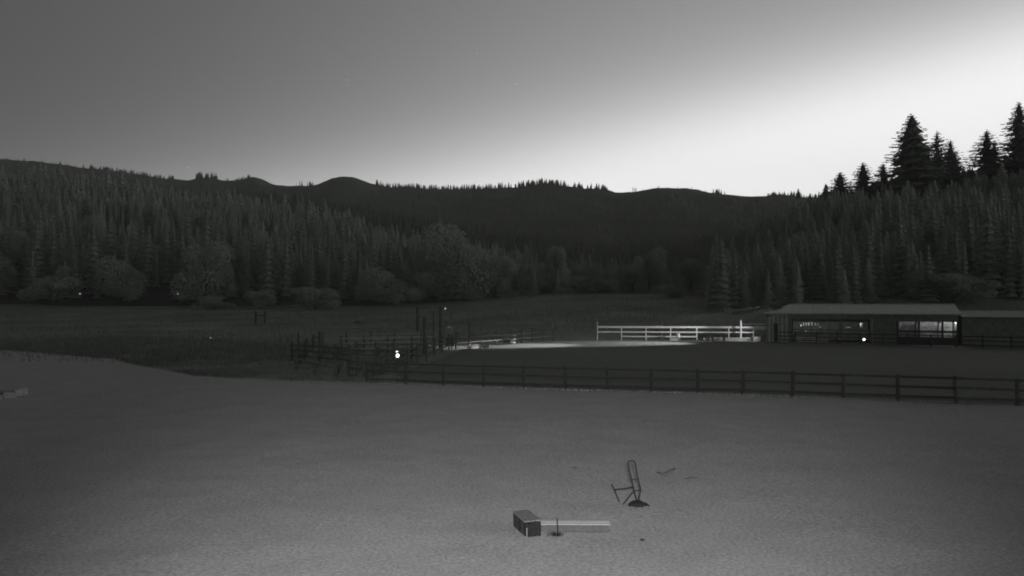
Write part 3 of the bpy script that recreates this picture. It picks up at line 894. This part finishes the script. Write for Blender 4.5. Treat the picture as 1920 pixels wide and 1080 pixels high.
# tall poles at the arena's left corner
Y = 79.0; x = px_at(826, Y)
up_ = empty('utility_pole', (x, Y, -0.1)); tag(up_, 'tall dark pole with a tiny light near its top', 'pole')
MB().tube([(x, Y, -0.4), (x, Y, 2), (x + 0.03, Y, zpx(574, Y))], [0.19, 0.17, 0.14], 10).build('pole', M_DKWOOD, up_)
xl = px_at(835, Y); zl = zpx(578.5, Y)
MB().beam((x, Y - 0.05, zl), (xl - 0.02, Y - 0.1, zl), 0.05, 0.05).build('arm', M_STEEL, up_)
MB().lathe((xl, Y - 0.1, zl - 0.12), [(0.04, 0), (0.09, 0.06), (0.1, 0.13), (0.06, 0.2)], 8).build('light', M_GLOW2, up_, True)
for (px, Yp, ty, w), lab in zip([(796, 73, 594, 0.15), (813, 80, 586, 0.08), (783, 120, 574, 0.2), (880, 82, 604, 0.09)],
                              ['dark thick post left of the tall pole with the light', 'thin dark post standing just left of the tall lit pole', 'far stout post with a square head left of the tall pole', 'tall thin post at the left start of the pale top rail']):
    xx = px_at(px, Yp); tag(MB().tube([(xx, Yp, -0.4), (xx, Yp, zpx(ty, Yp))], [w * 1.1, w], 8).build('wooden_post', M_DKWOOD), lab, 'post')
# feed station right of the pole: pale bin on a post
Y = 80.5; x = px_at(846, Y)
fs_ = empty('hay_rack', (x, Y, -0.1)); tag(fs_, 'small pale bin raised on a dark post right of the tall pole', 'feeder')
MB().beam((x, Y + 0.2, -0.3), (x, Y + 0.2, 1.9), 0.12, 0.12).build('post', M_DKWOOD, fs_)
MB().box((x + 0.05, Y, 1.9), (0.36, 0.4, 0.85), bev=0.03).build('bin', M_OLDWOOD, fs_)
MB().box((x - 0.25, Y, 2.15), (0.35, 0.5, 0.12), (1, 0, 0.15)).build('lid', M_PALE, fs_)
MB().box((x - 0.1, Y, 0.55), (0.9, 0.5, 0.9), bev=0.03).build('box', M_DKWOOD, fs_)

# double glowing lamp behind the near fence
Y = 54; x = px_at(745.5, Y)
dl = empty('solar_lamp', (x, Y, -0.1)); tag(dl, 'glowing lamp of two stacked white globes behind the near fence', 'lamp')
z1, z2 = zpx(666.5, Y), zpx(660.5, Y)
MB().tube([(x, Y + 0.02, -0.3), (x, Y + 0.02, z1 - 0.1)], 0.02, 6).build('post', M_STEEL, dl)


def ball(c, r, n=10):
    prof = [(max(r * math.sin(math.pi * i / n), 0.001), -r * math.cos(math.pi * i / n)) for i in range(n + 1)]
    return MB().lathe(c, prof, 12)


ball((x, Y, z1), 0.135).build('globe', M_GLOW, dl, True)
ball((x - 0.03, Y, z2), 0.09).build('globe', M_GLOW, dl, True)
Y = 84.3; x = px_at(1619.3, Y)
bl = empty('stall_lamp', (x, Y, -0.1)); tag(bl, 'tiny bright white lamp on a stub before the open barn bay', 'lamp')
MB().tube([(x, Y, -0.3), (x, Y, zpx(637.5, Y) - 0.08)], 0.03, 6).build('post', M_STEEL, bl)
ball((x, Y, zpx(636.5, Y)), 0.13).build('globe', M_GLOW, bl, True)
for px, py, Y, r, lab in [(150, 551, 256, 0.30, 'distant light glinting at the left forest edge by the round bushy tree'),
                          (333, 551, 256, 0.22, 'faint distant light among the firs left of the large rounded tree'),
                          (395, 633.5, 96, 0.09, 'dim reflector glinting low in the left pasture')]:  # the reflector's glint is given as emission, it is no lamp
    x = px_at(px, Y); z = zpx(py, Y)
    e = empty('distant_glow', (x, Y, z - 1)); tag(e, lab, 'lamp')
    g0 = min(height(x, Y), z - 0.3)
    MB().tube([(x, Y + 0.1, g0 - 0.2), (x, Y + 0.1, z)], 0.05, 5).build('post', M_STEEL, e)
    ball((x, Y, z), r).build('globe', M_GLOW2, e, True)

# ------------------------------------------------------------------ the barn
A = Vector((31.7, 93.0)); B = Vector((px_at(1796, 85), 85.0))
ax = (B - A).normalized(); dp = Vector((-ax.y, ax.x)); LEN = (B - A).length


def bp(s, d, z): p = A + ax * s + dp * d; return (p.x, p.y, z)


def s_of(px, dep=0.0):
    O = A + dp * dep; u = (px - 960) / F
    return (u * O.y - O.x) / (ax.x - u * ax.y)


barn = empty('barn', (A.x, A.y, -0.1)); tag(barn, 'long low horse barn with a pale hipped roof and dark open stalls', 'barn')
EZ, RZ, DP = 3.5, 4.62, 9.0
AX3 = (ax.x, ax.y, 0)
# roof panels: each sheet its own strip
ROOF_T = 0.05


def roof_quad(pts, name='roof'):
    mb = MB(); lo = [Vector(p) - Vector((0, 0, ROOF_T)) for p in pts]; n = len(pts)
    mb.add([Vector(p) for p in pts] + lo, [tuple(range(n)), tuple(range(2 * n - 1, n - 1, -1))] + [(i, i + n, (i + 1) % n + n, (i + 1) % n) for i in range(n)])
    return mb


hipi = 3.0
s0, s1 = -0.4, LEN + 0.3
nst = 26
for k in range(nst):                                   # front slope in standing seam sheets
    a0 = s0 + (s1 - s0) * k / nst; a1 = s0 + (s1 - s0) * (k + 1) / nst - 0.012

    def tr_(s):                                        # hip cuts the upper edge of the first sheets
        f = min(1.0, (s - s0) / hipi); return f
    f0, f1 = tr_(a0), tr_(a1)
    dz = 0.008 * (k % 2)
    pts = [bp(a0, -0.5, EZ + dz), bp(a1, -0.5, EZ + dz), bp(a1, -0.5 + (DP / 2 + 0.5) * f1, EZ + (RZ - EZ) * f1 + dz), bp(a0, -0.5 + (DP / 2 + 0.5) * f0, EZ + (RZ - EZ) * f0 + dz)]
    if f0 < 0.01: pts = pts[:3]
    roof_quad(pts).build('roof_sheet', M_ROOF, barn)
roof_quad([bp(s0, -0.5, EZ), bp(s0 + hipi, DP / 2, RZ), bp(s0, DP + 0.5, EZ)]).build('roof_hip', M_ROOF, barn)
roof_quad([bp(s0, DP + 0.5, EZ), bp(s0 + hipi, DP / 2, RZ), bp(s1, DP / 2, RZ), bp(s1, DP + 0.5, EZ)]).build('roof_back', M_ROOF, barn)
MB().beam(bp(s0 + hipi, DP / 2, RZ + 0.03), bp(s1, DP / 2, RZ + 0.03), 0.25, 0.05).build('ridge_cap', M_ROOF, barn)
MB().beam(bp(s0, -0.53, EZ - 0.03), bp(s1, -0.53, EZ - 0.03), 0.05, 0.14).build('fascia', M_SIDING, barn)
# closed tack room front with vertical siding planks
sT = s_of(1480)
n = 16
door0, door1 = s_of(1449.5), s_of(1458)
for k in range(n):
    a0 = sT * k / n; a1 = sT * (k + 1) / n - 0.03; mid = (a0 + a1) / 2
    z0 = -0.1
    if door0 < mid < door1: z0 = 2.25
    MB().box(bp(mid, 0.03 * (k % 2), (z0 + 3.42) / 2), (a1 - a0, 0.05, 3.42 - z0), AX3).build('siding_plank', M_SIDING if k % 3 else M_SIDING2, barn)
dr = MB().box(bp((door0 + door1) / 2, 0.12, 1.1), (door1 - door0 + 0.1, 0.05, 2.25), AX3).build('door', M_DKWOOD, barn)
MB().box(bp(door1 - 0.12, 0.07, 1.0), (0.05, 0.05, 0.12), AX3).build('handle', M_STEEL, dr)
# side, back and dividing walls
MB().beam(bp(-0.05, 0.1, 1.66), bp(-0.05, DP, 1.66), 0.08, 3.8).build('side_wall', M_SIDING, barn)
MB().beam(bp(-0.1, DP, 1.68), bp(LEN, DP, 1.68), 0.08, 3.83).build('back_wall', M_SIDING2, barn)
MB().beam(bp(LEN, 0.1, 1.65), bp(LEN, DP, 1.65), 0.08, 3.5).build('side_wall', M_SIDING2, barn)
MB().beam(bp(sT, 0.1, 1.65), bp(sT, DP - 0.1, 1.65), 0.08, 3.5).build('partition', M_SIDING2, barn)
# dark closed part
c0, c1 = s_of(1636), s_of(1681)
n = 9
for k in range(n):
    a0 = c0 + (c1 - c0) * k / n; a1 = c0 + (c1 - c0) * (k + 1) / n - 0.025
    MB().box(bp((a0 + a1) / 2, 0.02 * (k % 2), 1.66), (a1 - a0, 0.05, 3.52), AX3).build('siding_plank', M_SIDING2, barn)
for c in (c0, c1): MB().beam(bp(c, 0.15, 1.65), bp(c, DP - 0.1, 1.65), 0.08, 3.7).build('partition', M_INNER, barn)
# header boards above the open bays
MB().box(bp((sT + c0) / 2, 0, 3.12), (c0 - sT - 0.05, 0.06, 0.62), AX3).build('header', M_SIDING2, barn)
MB().box(bp((c1 + LEN) / 2, 0, 3.02), (LEN - c1 - 0.05, 0.06, 0.86), AX3).build('header', M_SIDING2, barn)
# posts of the left open bay
for px in (1482, 1577, 1633):
    s = s_of(px); MB().box(bp(s, 0.10, 1.35), (0.16, 0.16, 2.9), AX3).build('post', M_OLDWOOD, barn)
# left bay: rails of stall panels
for px0, px1 in ((1482, 1528), (1529, 1576), (1578, 1632)):
    a0, a1 = s_of(px0), s_of(px1)
    for z in (0.45, 0.95, 1.5):
        MB().beam(bp(a0 + 0.05, -0.02, z), bp(a1 - 0.05, -0.02, z), 0.05, 0.13).build('stall_rail', M_OLDWOOD, barn)
# right bays: half walls, dividers and pale back boards close behind
bays = [(1683, 1721), (1724, 1765), (1768, 1794)]
for b0, b1 in bays:
    a0, a1 = s_of(b0), s_of(b1)
    MB().box(bp((a0 + a1) / 2, 0.0, 1.46), (a1 - a0, 0.06, 0.24), AX3).build('stall_board', M_DKWOOD, barn)
    MB().box(bp((a0 + a1) / 2, 0.0, 0.37), (a1 - a0, 0.06, 0.92), AX3).build('stall_board', M_DKWOOD, barn)
    for k in range(3):
        z = 0.45 + 0.85 * k
        MB().box(bp((a0 + a1) / 2, 3.2, z + 0.2), (a1 - a0 - 0.1, 0.05, 0.82), AX3).build('back_board', M_INNER, barn)
for px in (1682, 1722.5, 1766.5, 1795):
    MB().box(bp(s_of(px), 0.06, 1.3), (0.2, 0.2, 2.75), AX3).build('post', M_DKWOOD, barn)
for px in (1722.5, 1766.5):
    MB().beam(bp(s_of(px), 0.2, 1.1), bp(s_of(px), 3.1, 1.1), 0.06, 2.4).build('partition', M_INNER, barn)
# left bay back boards (partly in the dark)
for k in range(8):
    a0 = sT + 0.2 + (c0 - sT - 0.4) * k / 8; a1 = sT + 0.2 + (c0 - sT - 0.4) * (k + 1) / 8 - 0.05
    MB().box(bp((a0 + a1) / 2, 5.5, 1.2), (a1 - a0, 0.05, 2.3), AX3).build('back_board', M_SIDING, barn)
# floodlights on an added bracket above the corner, hoods added to cut stray light
br = MB().tube([(32.95, 93.2, 3.4), (32.95, 93.2, 4.55)], 0.05, 8)
br.beam((32.95, 93.2, 4.5), (32.95, 91.0, 4.5), 0.06, 0.06)
br.build('lamp_bracket', M_STEEL, barn)
for P_, T_ in (((32.6, 92.3, 4.6), (1.0, 84.0, 0)), ((32.6, 91.2, 4.3), (14.0, 88.4, 0))):
    P_, T_ = Vector(P_), Vector(T_); bd = (P_ - T_).normalized()
    fl = MB().box(P_ + bd * 0.2, (0.14, 0.5, 0.5), bd, bev=0.03)
    sd_ = Vector((0, 0, 1)).cross(bd).normalized(); upv = bd.cross(sd_).normalized()
    for sg in (-1, 1):
        ln = 1.2 if sg < 0 else 0.45            # long barn door added on the yard side hides the beam near the lamp
        fl.box(P_ - bd * 0.1 + upv * 0.25 * sg, (0.45, 0.52, 0.03), bd)
        fl.box(P_ + bd * 0.125 - bd * ln / 2 + sd_ * 0.27 * sg, (ln, 0.03, 0.46), bd)
    fl.build('floodlight', M_STEEL, barn)
for P_ in ((31.2, 91.0, 2.9), (31.2, 91.2, 3.0)): pass
c = bp(0.15, -0.25, 3.15)
MB().box(c, (0.3, 0.25, 0.2), (-0.9, -0.3, -0.2), bev=0.03).build('floodlight', M_STEEL, barn)

# things in the open bay, each lit by the stall lamps
nr = 0
for px, s_z, hh in [(1506, 1.55, .35), (1511, 1.6, .3), (1516, 1.55, .38), (1522, 1.58, .4), (1529, 1.55, .36), (1534, 1.6, .3)]:
    d_ = 1.2; s = s_of(px, d_)
    o = MB().lathe(bp(s, d_, s_z + 0.35), [(0.07, 0), (0.09, 0.1), (0.08, hh), (0.03, hh + 0.05)], 8).build('halter', M_PALE)
    tag(o, 'small pale halter hanging in the row inside the open barn bay', 'halter', 'halters hanging in the barn bay')
    nr += 1
MBh = MB().beam(bp(s_of(1499, 1.2), 1.2, 2.32), bp(s_of(1545, 1.2), 1.2, 2.32), 0.05, 0.06).build('halter_rail', M_OLDWOOD, barn)
for px, py, d_, w, h, m, nm, lab, cat in [
    (1501, 610.5, 0.9, 0.2, 0.36, M_WHITE, 'feed_bucket', 'small white bucket hung at the left of the halter row', 'bucket'),
    (1538, 613.5, 0.9, 0.25, 0.2, M_WHITE, 'feed_bucket', 'low white bucket at the right end of the halter row', 'bucket'),
    (1615, 610, 0.7, 0.38, 0.6, M_WHITE, 'water_jug', 'large white jug high up at the right side of the open bay', 'jug'),
    (1589, 614, 0.7, 0.45, 0.18, M_WHITE, 'folded_blanket', 'pale folded blanket on the rail left of the white jug', 'blanket'),
    (1510, 621, 0.5, 0.25, 0.4, M_WHITE, 'feed_bucket', 'white bucket standing on the stall rail under the halters', 'bucket'),
    (1573, 634.5, -0.9, 0.3, 0.22, M_PALE, 'feed_bucket', 'pale bucket tipped on the ground before the barn bay', 'bucket'),
    (1580, 631, -0.4, 0.16, 0.18, M_PALE, 'feed_bucket', 'tiny pale pail just right of the tipped bucket', 'bucket'),
    (1685.5, 610.5, 0.35, 0.45, 0.72, M_WHITE, 'water_jug', 'white jug at the left end of the lit stall windows', 'jug')]:
    s = s_of(px, d_); c = Vector(bp(s, d_, 0)); z = zpx(py, c.y)
    if nm == 'folded_blanket': o = MB().box((c.x, c.y, z), (w * 1.3, 0.4, h), AX3, bev=0.05).build(nm, m)
    else: o = MB().lathe((c.x, c.y, z - h / 2), [(w * 0.36, 0), (w * 0.46, h * 0.15), (w * 0.5, h * 0.75), (w * 0.3, h * 0.9), (w * 0.28, h)], 12).build(nm, m, None, True)
    tag(o, lab, cat)
for (px, d_, zb, lab) in [(1516, 1.0, 0.55, 'pale hay bale low in the left of the open bay'), (1531, 1.3, 0.5, 'hay bale right of the leftmost one in the open bay'), (1545, 1.0, 0.55, 'third hay bale in the open bay from the left'), (1500, 2.0, 0.5, 'hay bale deep in the left corner of the bay')]:
    s = s_of(px, d_)
    tag(MB().box(bp(s, d_, zb - 0.25), (0.9, 0.5, 0.7), AX3, bev=0.06, j=0.02).build('hay_bale', M_INNER), lab, 'hay bale', 'hay bales in the barn bay')
lamp('bay_lamp', 'POINT', bp(s_of(1512, 0.2), 0.35, 2.65), 26, size=0.05)
lamp('bay_lamp', 'POINT', bp(s_of(1607, 0.2), 0.3, 2.6), 14, size=0.05)
lamp('stall_light', 'POINT', bp(s_of(1786, 1.6), 1.6, 2.6), 60, size=0.05)
lamp('stall_light', 'POINT', bp(s_of(1748, 1.6), 1.6, 2.6), 26, size=0.05)
lamp('stall_light', 'POINT', bp(s_of(1700, 1.6), 1.6, 2.6), 6, size=0.05)

# lower dark shed carrying on to the right
sh = empty('lean_to_shed', bp(LEN + 0.5, 0, -0.1)); tag(sh, 'lower dim shed running on to the right of the barn', 'shed')
l0, l1 = LEN + 0.36, LEN + 15
for k in range(14):
    a0 = l0 + (l1 - l0) * k / 14; a1 = l0 + (l1 - l0) * (k + 1) / 14 - 0.015
    roof_quad([bp(a0, -0.3, 3.2), bp(a1, -0.3, 3.2), bp(a1, 5.5, 3.85), bp(a0, 5.5, 3.85)]).build('roof_sheet', M_ROOF2, sh)
    MB().box(bp((a0 + a1) / 2, 0.1, 1.5), (a1 - a0, 0.05, 3.2), AX3).build('siding_plank', M_SIDING2, sh)
MB().beam(bp(l0, 5.4, 1.7), bp(l1, 5.4, 1.7), 0.06, 3.9).build('back_wall', M_DKWOOD, sh)
# dark rail fence before the barn
ff = [(px_at(p, Y), Y) for p, Y in ((1452, 91.4), (1490, 90.2), (1530, 88.8), (1570, 87.4), (1612, 86.0), (1655, 84.8), (1700, 83.4), (1745, 82), (1792, 80.6), (1842, 79.2), (1895, 77.8), (1950, 76.4))]
rail_fence('rail_fence', ff, (0.4, 0.85, 1.3), 1.45, 'dark rail fence running close before the barn and shed', M_DKWOOD, M_DKWOOD, 0.13, (0.045, 0.11), gz=-0.1)

# ------------------------------------------------------------------ things on the lawn
# black tube frame
FY = 18.1


def fz(zx, zy, dy=0.0):       # from a 9x enlargement whose corner is photo column 1100, row 840
    px, py = 1100 + zx / 9.0, 840 + zy / 9.0; Y = FY + dy
    return (px_at(px, Y), Y, zpx(py, Y))


fr = empty('metal_frame', fz(850, 945)); tag(fr, 'thin black tube frame with a tall loop handle standing on the lawn', 'metal frame')
loop = [(832, 868), (815, 800), (790, 700), (745, 510), (715, 380), (692, 270), (690, 235), (700, 215), (722, 206), (775, 205), (798, 216), (812, 245), (830, 350), (850, 470), (878, 590), (900, 680), (885, 770), (866, 868)]
MB().tube([fz(x, y, -0.08 * (900 - y) / 700) for x, y in loop], 0.0165, 8).build('loop_handle', M_STEEL, fr, True)
MB().tube([fz(752, 522, -.04), fz(852, 514, -.04)], 0.012, 8).build('crossbar', M_STEEL, fr, True)
MB().tube([fz(798, 703, -.02), fz(893, 703, -.02)], 0.011, 8).build('crossbar', M_STEEL, fr, True)
MB().tube([fz(775, 645, -.03), fz(620, 670, -.02), fz(458, 688, 0)], 0.016, 8).build('side_arm', M_STEEL, fr, True)
MB().tube([fz(415, 595, 0.02), fz(458, 688, 0), fz(540, 890, 0.15)], 0.015, 8).build('end_bar', M_STEEL, fr, True)
MB().tube([fz(792, 705, -.02), fz(700, 815, 0.02), fz(608, 932, 0.08)], 0.016, 8).build('brace', M_STEEL, fr, True)
# draped black base
mb = MB(); n, mseg = 18, 10
prof = [(695, 968, 945, .05), (712, 968, 915, .07), (740, 952, 892, .10), (780, 945, 876, .13), (820, 944, 868, .15), (860, 946, 864, .16), (900, 946, 873, .15), (935, 946, 895, .12), (975, 944, 908, .09), (1010, 950, 926, .07), (1048, 960, 950, .03)]
rows = []
for zx, lo, hi, w in prof:
    row = []
    for i in range(9):
        f = i / 8.0; ang = math.pi * f
        p = fz(zx, lo + (hi - lo) * math.sin(ang), 0)
        row.append((p[0] + rnd.uniform(-.014, .014), p[1] - w * math.cos(ang) * rnd.uniform(.8, 1.2), max(p[2], -0.02) + rnd.uniform(-.014, .014)))
    rows.append(row)
vs = [p for r_ in rows for p in r_]
fs = [(a_ * 9 + b_, a_ * 9 + b_ + 1, (a_ + 1) * 9 + b_ + 1, (a_ + 1) * 9 + b_) for a_ in range(len(rows) - 1) for b_ in range(8)]
mb.add(vs, fs); mb.build('base', M_TARP, fr, True)

# wooden crate
C0 = Vector((0.29, 15.66)); CX = Vector((0.30, 0.12)).normalized(); CD = Vector((-0.265, 0.83)).normalized()
CX = Vector((CD.y, -CD.x)); CW, CL, CH = 0.33, 0.86, 0.29
cr = empty('wooden_crate', (C0.x, C0.y, 0)); tag(cr, 'dark wooden crate with slatted side and rounded end, on the lawn', 'crate')


def cp(u, v, z): p = C0 + CX * u + CD * v; return (p.x, p.y, z)


CD3 = (CD.x, CD.y, 0); CX3 = (CX.x, CX.y, 0)
n = 8
for k in range(n):                      # left side slats
    v0 = 0.03 + (CL - 0.03) * k / n; v1 = 0.03 + (CL - 0.03) * (k + 1) / n - 0.012
    MB().box(cp(0.0 + rnd.uniform(-.004, .004), (v0 + v1) / 2, CH / 2 - 0.02 + rnd.uniform(-.01, .004)), (v1 - v0, 0.022, CH + rnd.uniform(-.012, .008)), CD3, j=0.006).build('slat', M_CRATE if k % 3 else M_TARP, cr)
for k in range(n):
    v0 = 0.03 + (CL - 0.03) * k / n; v1 = 0.03 + (CL - 0.03) * (k + 1) / n - 0.012
    MB().box(cp(CW, (v0 + v1) / 2, CH / 2 - 0.02), (v1 - v0, 0.022, CH + rnd.uniform(-.012, .008)), CD3, j=0.006).build('slat', M_CRATE if k % 3 else M_TARP, cr)
ol = [(0.035, -0.03), (CW - 0.01, -0.03), (CW - 0.01, CH - 0.015), (CW - 0.05, CH + 0.003), (0.10, CH - 0.004), (0.055, CH - 0.04), (0.035, CH - 0.09)]
mb = MB(); k = len(ol)
mb.add([cp(u, -0.012, z) for u, z in ol] + [cp(u, 0.02, z) for u, z in ol], [tuple(range(k)), tuple(range(2 * k - 1, k - 1, -1))] + [(i, i + k, (i + 1) % k + k, (i + 1) % k) for i in range(k)])
mb.build('end_panel', M_TARP, cr)
mb = MB().add([cp(u + .0, CL - 0.012, z) for u, z in ol] + [cp(u, CL + 0.015, z) for u, z in ol], [tuple(range(k)), tuple(range(2 * k - 1, k - 1, -1))] + [(i, i + k, (i + 1) % k + k, (i + 1) % k) for i in range(k)])
mb.build('end_panel', M_CRATE, cr)
MB().box(cp(0.012, -0.02, CH / 2 - 0.05), (0.022, 0.02, CH * 0.72), CX3).build('corner_strip', M_CRTOP, cr)
for k in range(3):                      # lid boards
    u0 = -0.012 + (CW + 0.02) * k / 3; u1 = -0.012 + (CW + 0.02) * (k + 1) / 3 - 0.008
    MB().box(cp((u0 + u1) / 2, CL / 2 + 0.015, CH + 0.014 - (0.02 if k == 0 else 0) * 0.3), (CL - 0.045 - 0.01 * k, u1 - u0, 0.022), CD3, j=0.006).build('lid_board', M_CRTOP, cr)

# long low beam bench beside it
PX0, PX1 = px_at(1013, 16.0), px_at(1143, 16.0)
bn = empty('timber_beam', ((PX0 + PX1) / 2, 16.1, 0)); tag(bn, 'long low timber with a pale top lying beside the crate', 'timber')
MB().box(((PX0 + PX1) / 2, 16.14, 0.065), (PX1 - PX0 - 0.02, 0.24, 0.17), (1, -0.01, 0), bev=0.012, j=0.004).build('beam', M_PLSIDE, bn)
for k in range(2):
    MB().box(((PX0 + PX1) / 2, 16.06 + 0.155 * k, 0.158), (PX1 - PX0, 0.147, 0.014), (1, -0.010, 0), bev=0.005, j=0.002).build('top_board', M_PLANK, bn)
# stake with weeds before the beam
Y = 15.85; x = px_at(1044.5, Y)
tag(MB().tube([(x + 0.02, Y, -0.1), (x + 0.004, Y - 0.01, 0.14), (x - 0.01, Y, zpx(969, Y))], [0.015, 0.014, 0.011], 7).build('stake', M_STEEL), 'short dark stake standing before the pale-topped timber', 'stake')
P = []
for k in range(150):
    xx = px_at(g.normal(1042, 7), 15.75); P.append((xx, 15.75 + g.normal(0, 0.06), 0.0))
blades('stake_weeds', np.array(P), 0.02, 0.10, 0.012, M_TARP, 'small dark weed tuft around the stake by the timber', 9, 1.6)


def twig(pts, r, lab, branch=()):
    w = [(px_at(px, yground(py, 0.02)), yground(py, 0.02), 0.02 + 0.012 * (i % 2)) for i, (px, py) in enumerate(pts)]
    mb = MB().tube(w, [r * (1 - 0.6 * i / max(1, len(w) - 1)) for i in range(len(w))], 5)
    for br in branch:
        mb.tube([(px_at(px, yground(py, 0.03)), yground(py, 0.03), 0.02 + 0.02 * i) for i, (px, py) in enumerate(br)], [r * 0.7, r * 0.5, r * 0.3][:len(br)], 5)
    tag(mb.build('twig', M_BARK), lab, 'twig')


twig([(1264, 877), (1254, 882), (1243, 886), (1232, 884)], 0.016, 'forked dark twig right of the loop handle', [[(1247, 885), (1256, 887), (1266, 879)]])
twig([(1230, 884), (1240, 890), (1253, 892)], 0.014, 'bent twig just below the forked one')
twig([(1283, 896), (1298, 894), (1309, 896)], 0.014, 'thin twig farthest right on the lawn')
twig([(1074, 874), (1084, 878)], 0.012, 'short twig up left of the loop handle')
twig([(1101, 888), (1107, 893), (1112, 896)], 0.01, 'fine twig left of the side arm of the frame')
x, Y = px_at(1203, yground(1010)), yground(1010)
st_ = bpy.data.meshes.new('stone')
ms = ball((x, Y, 0.0), 0.05, 6); ms.v = [(x + (v[0] - x) * 1.0 + rnd.uniform(-.006, .006), Y + (v[1] - Y) * 0.7, v[2] * 0.4 + 0.008) for v in ms.v]
tag(ms.build('stone', M_STEEL), 'small flat dark stone low in the picture on the lawn', 'stone')

# half-sunk stone ring at the left edge
Y = 38.6; x = px_at(-6, Y)
rg = empty('stone_ring', (x, Y, 0)); tag(rg, 'low pale stone ring with a dark hollow at the left picture edge', 'stone ring')
ns = 16
for i in range(ns):
    a = 2 * math.pi * (i + 0.5) / ns; rr = 1.28
    c = (x + rr * math.cos(a), Y + rr * 0.85 * math.sin(a), 0.08 + (0.12 if 0 < math.cos(a) and abs(math.sin(a)) < 0.5 else 0) + rnd.uniform(-.02, .03))
    MB().box(c, (2 * math.pi * rr / ns * 0.95, 0.28, 0.26 + (0.16 if math.cos(a) > 0.6 else 0)), (-math.sin(a), math.cos(a) * 0.85, 0), j=0.03, bev=0.05).build('stone', M_STONE, rg)
MB().lathe((x, Y, 0.02), [(1.12, 0.0), (1.1, 0.05), (0.5, 0.02), (0.05, 0.02)], 20).build('hollow', M_MUD, rg)

# first stars
for (px, py), lab in zip([(649, 150), (520, 314), (894, 100), (968, 157), (352, 314)], ['brightest small star high left of centre in the sky', 'small star low above the left hills', 'faint star high near the centre of the sky', 'very faint star between the centre star and the ridge', 'faint star low at the left above the ridge']):
    Y = 4000.0; e = math.atan((540 - py) / F) + R(1.06)
    p = Vector((px_at(px, Y), Y, CAMH + Y * math.tan(e)))
    o = ball(p, 1.5, 5).build('star', M_STAR); tag(o, lab, 'star')
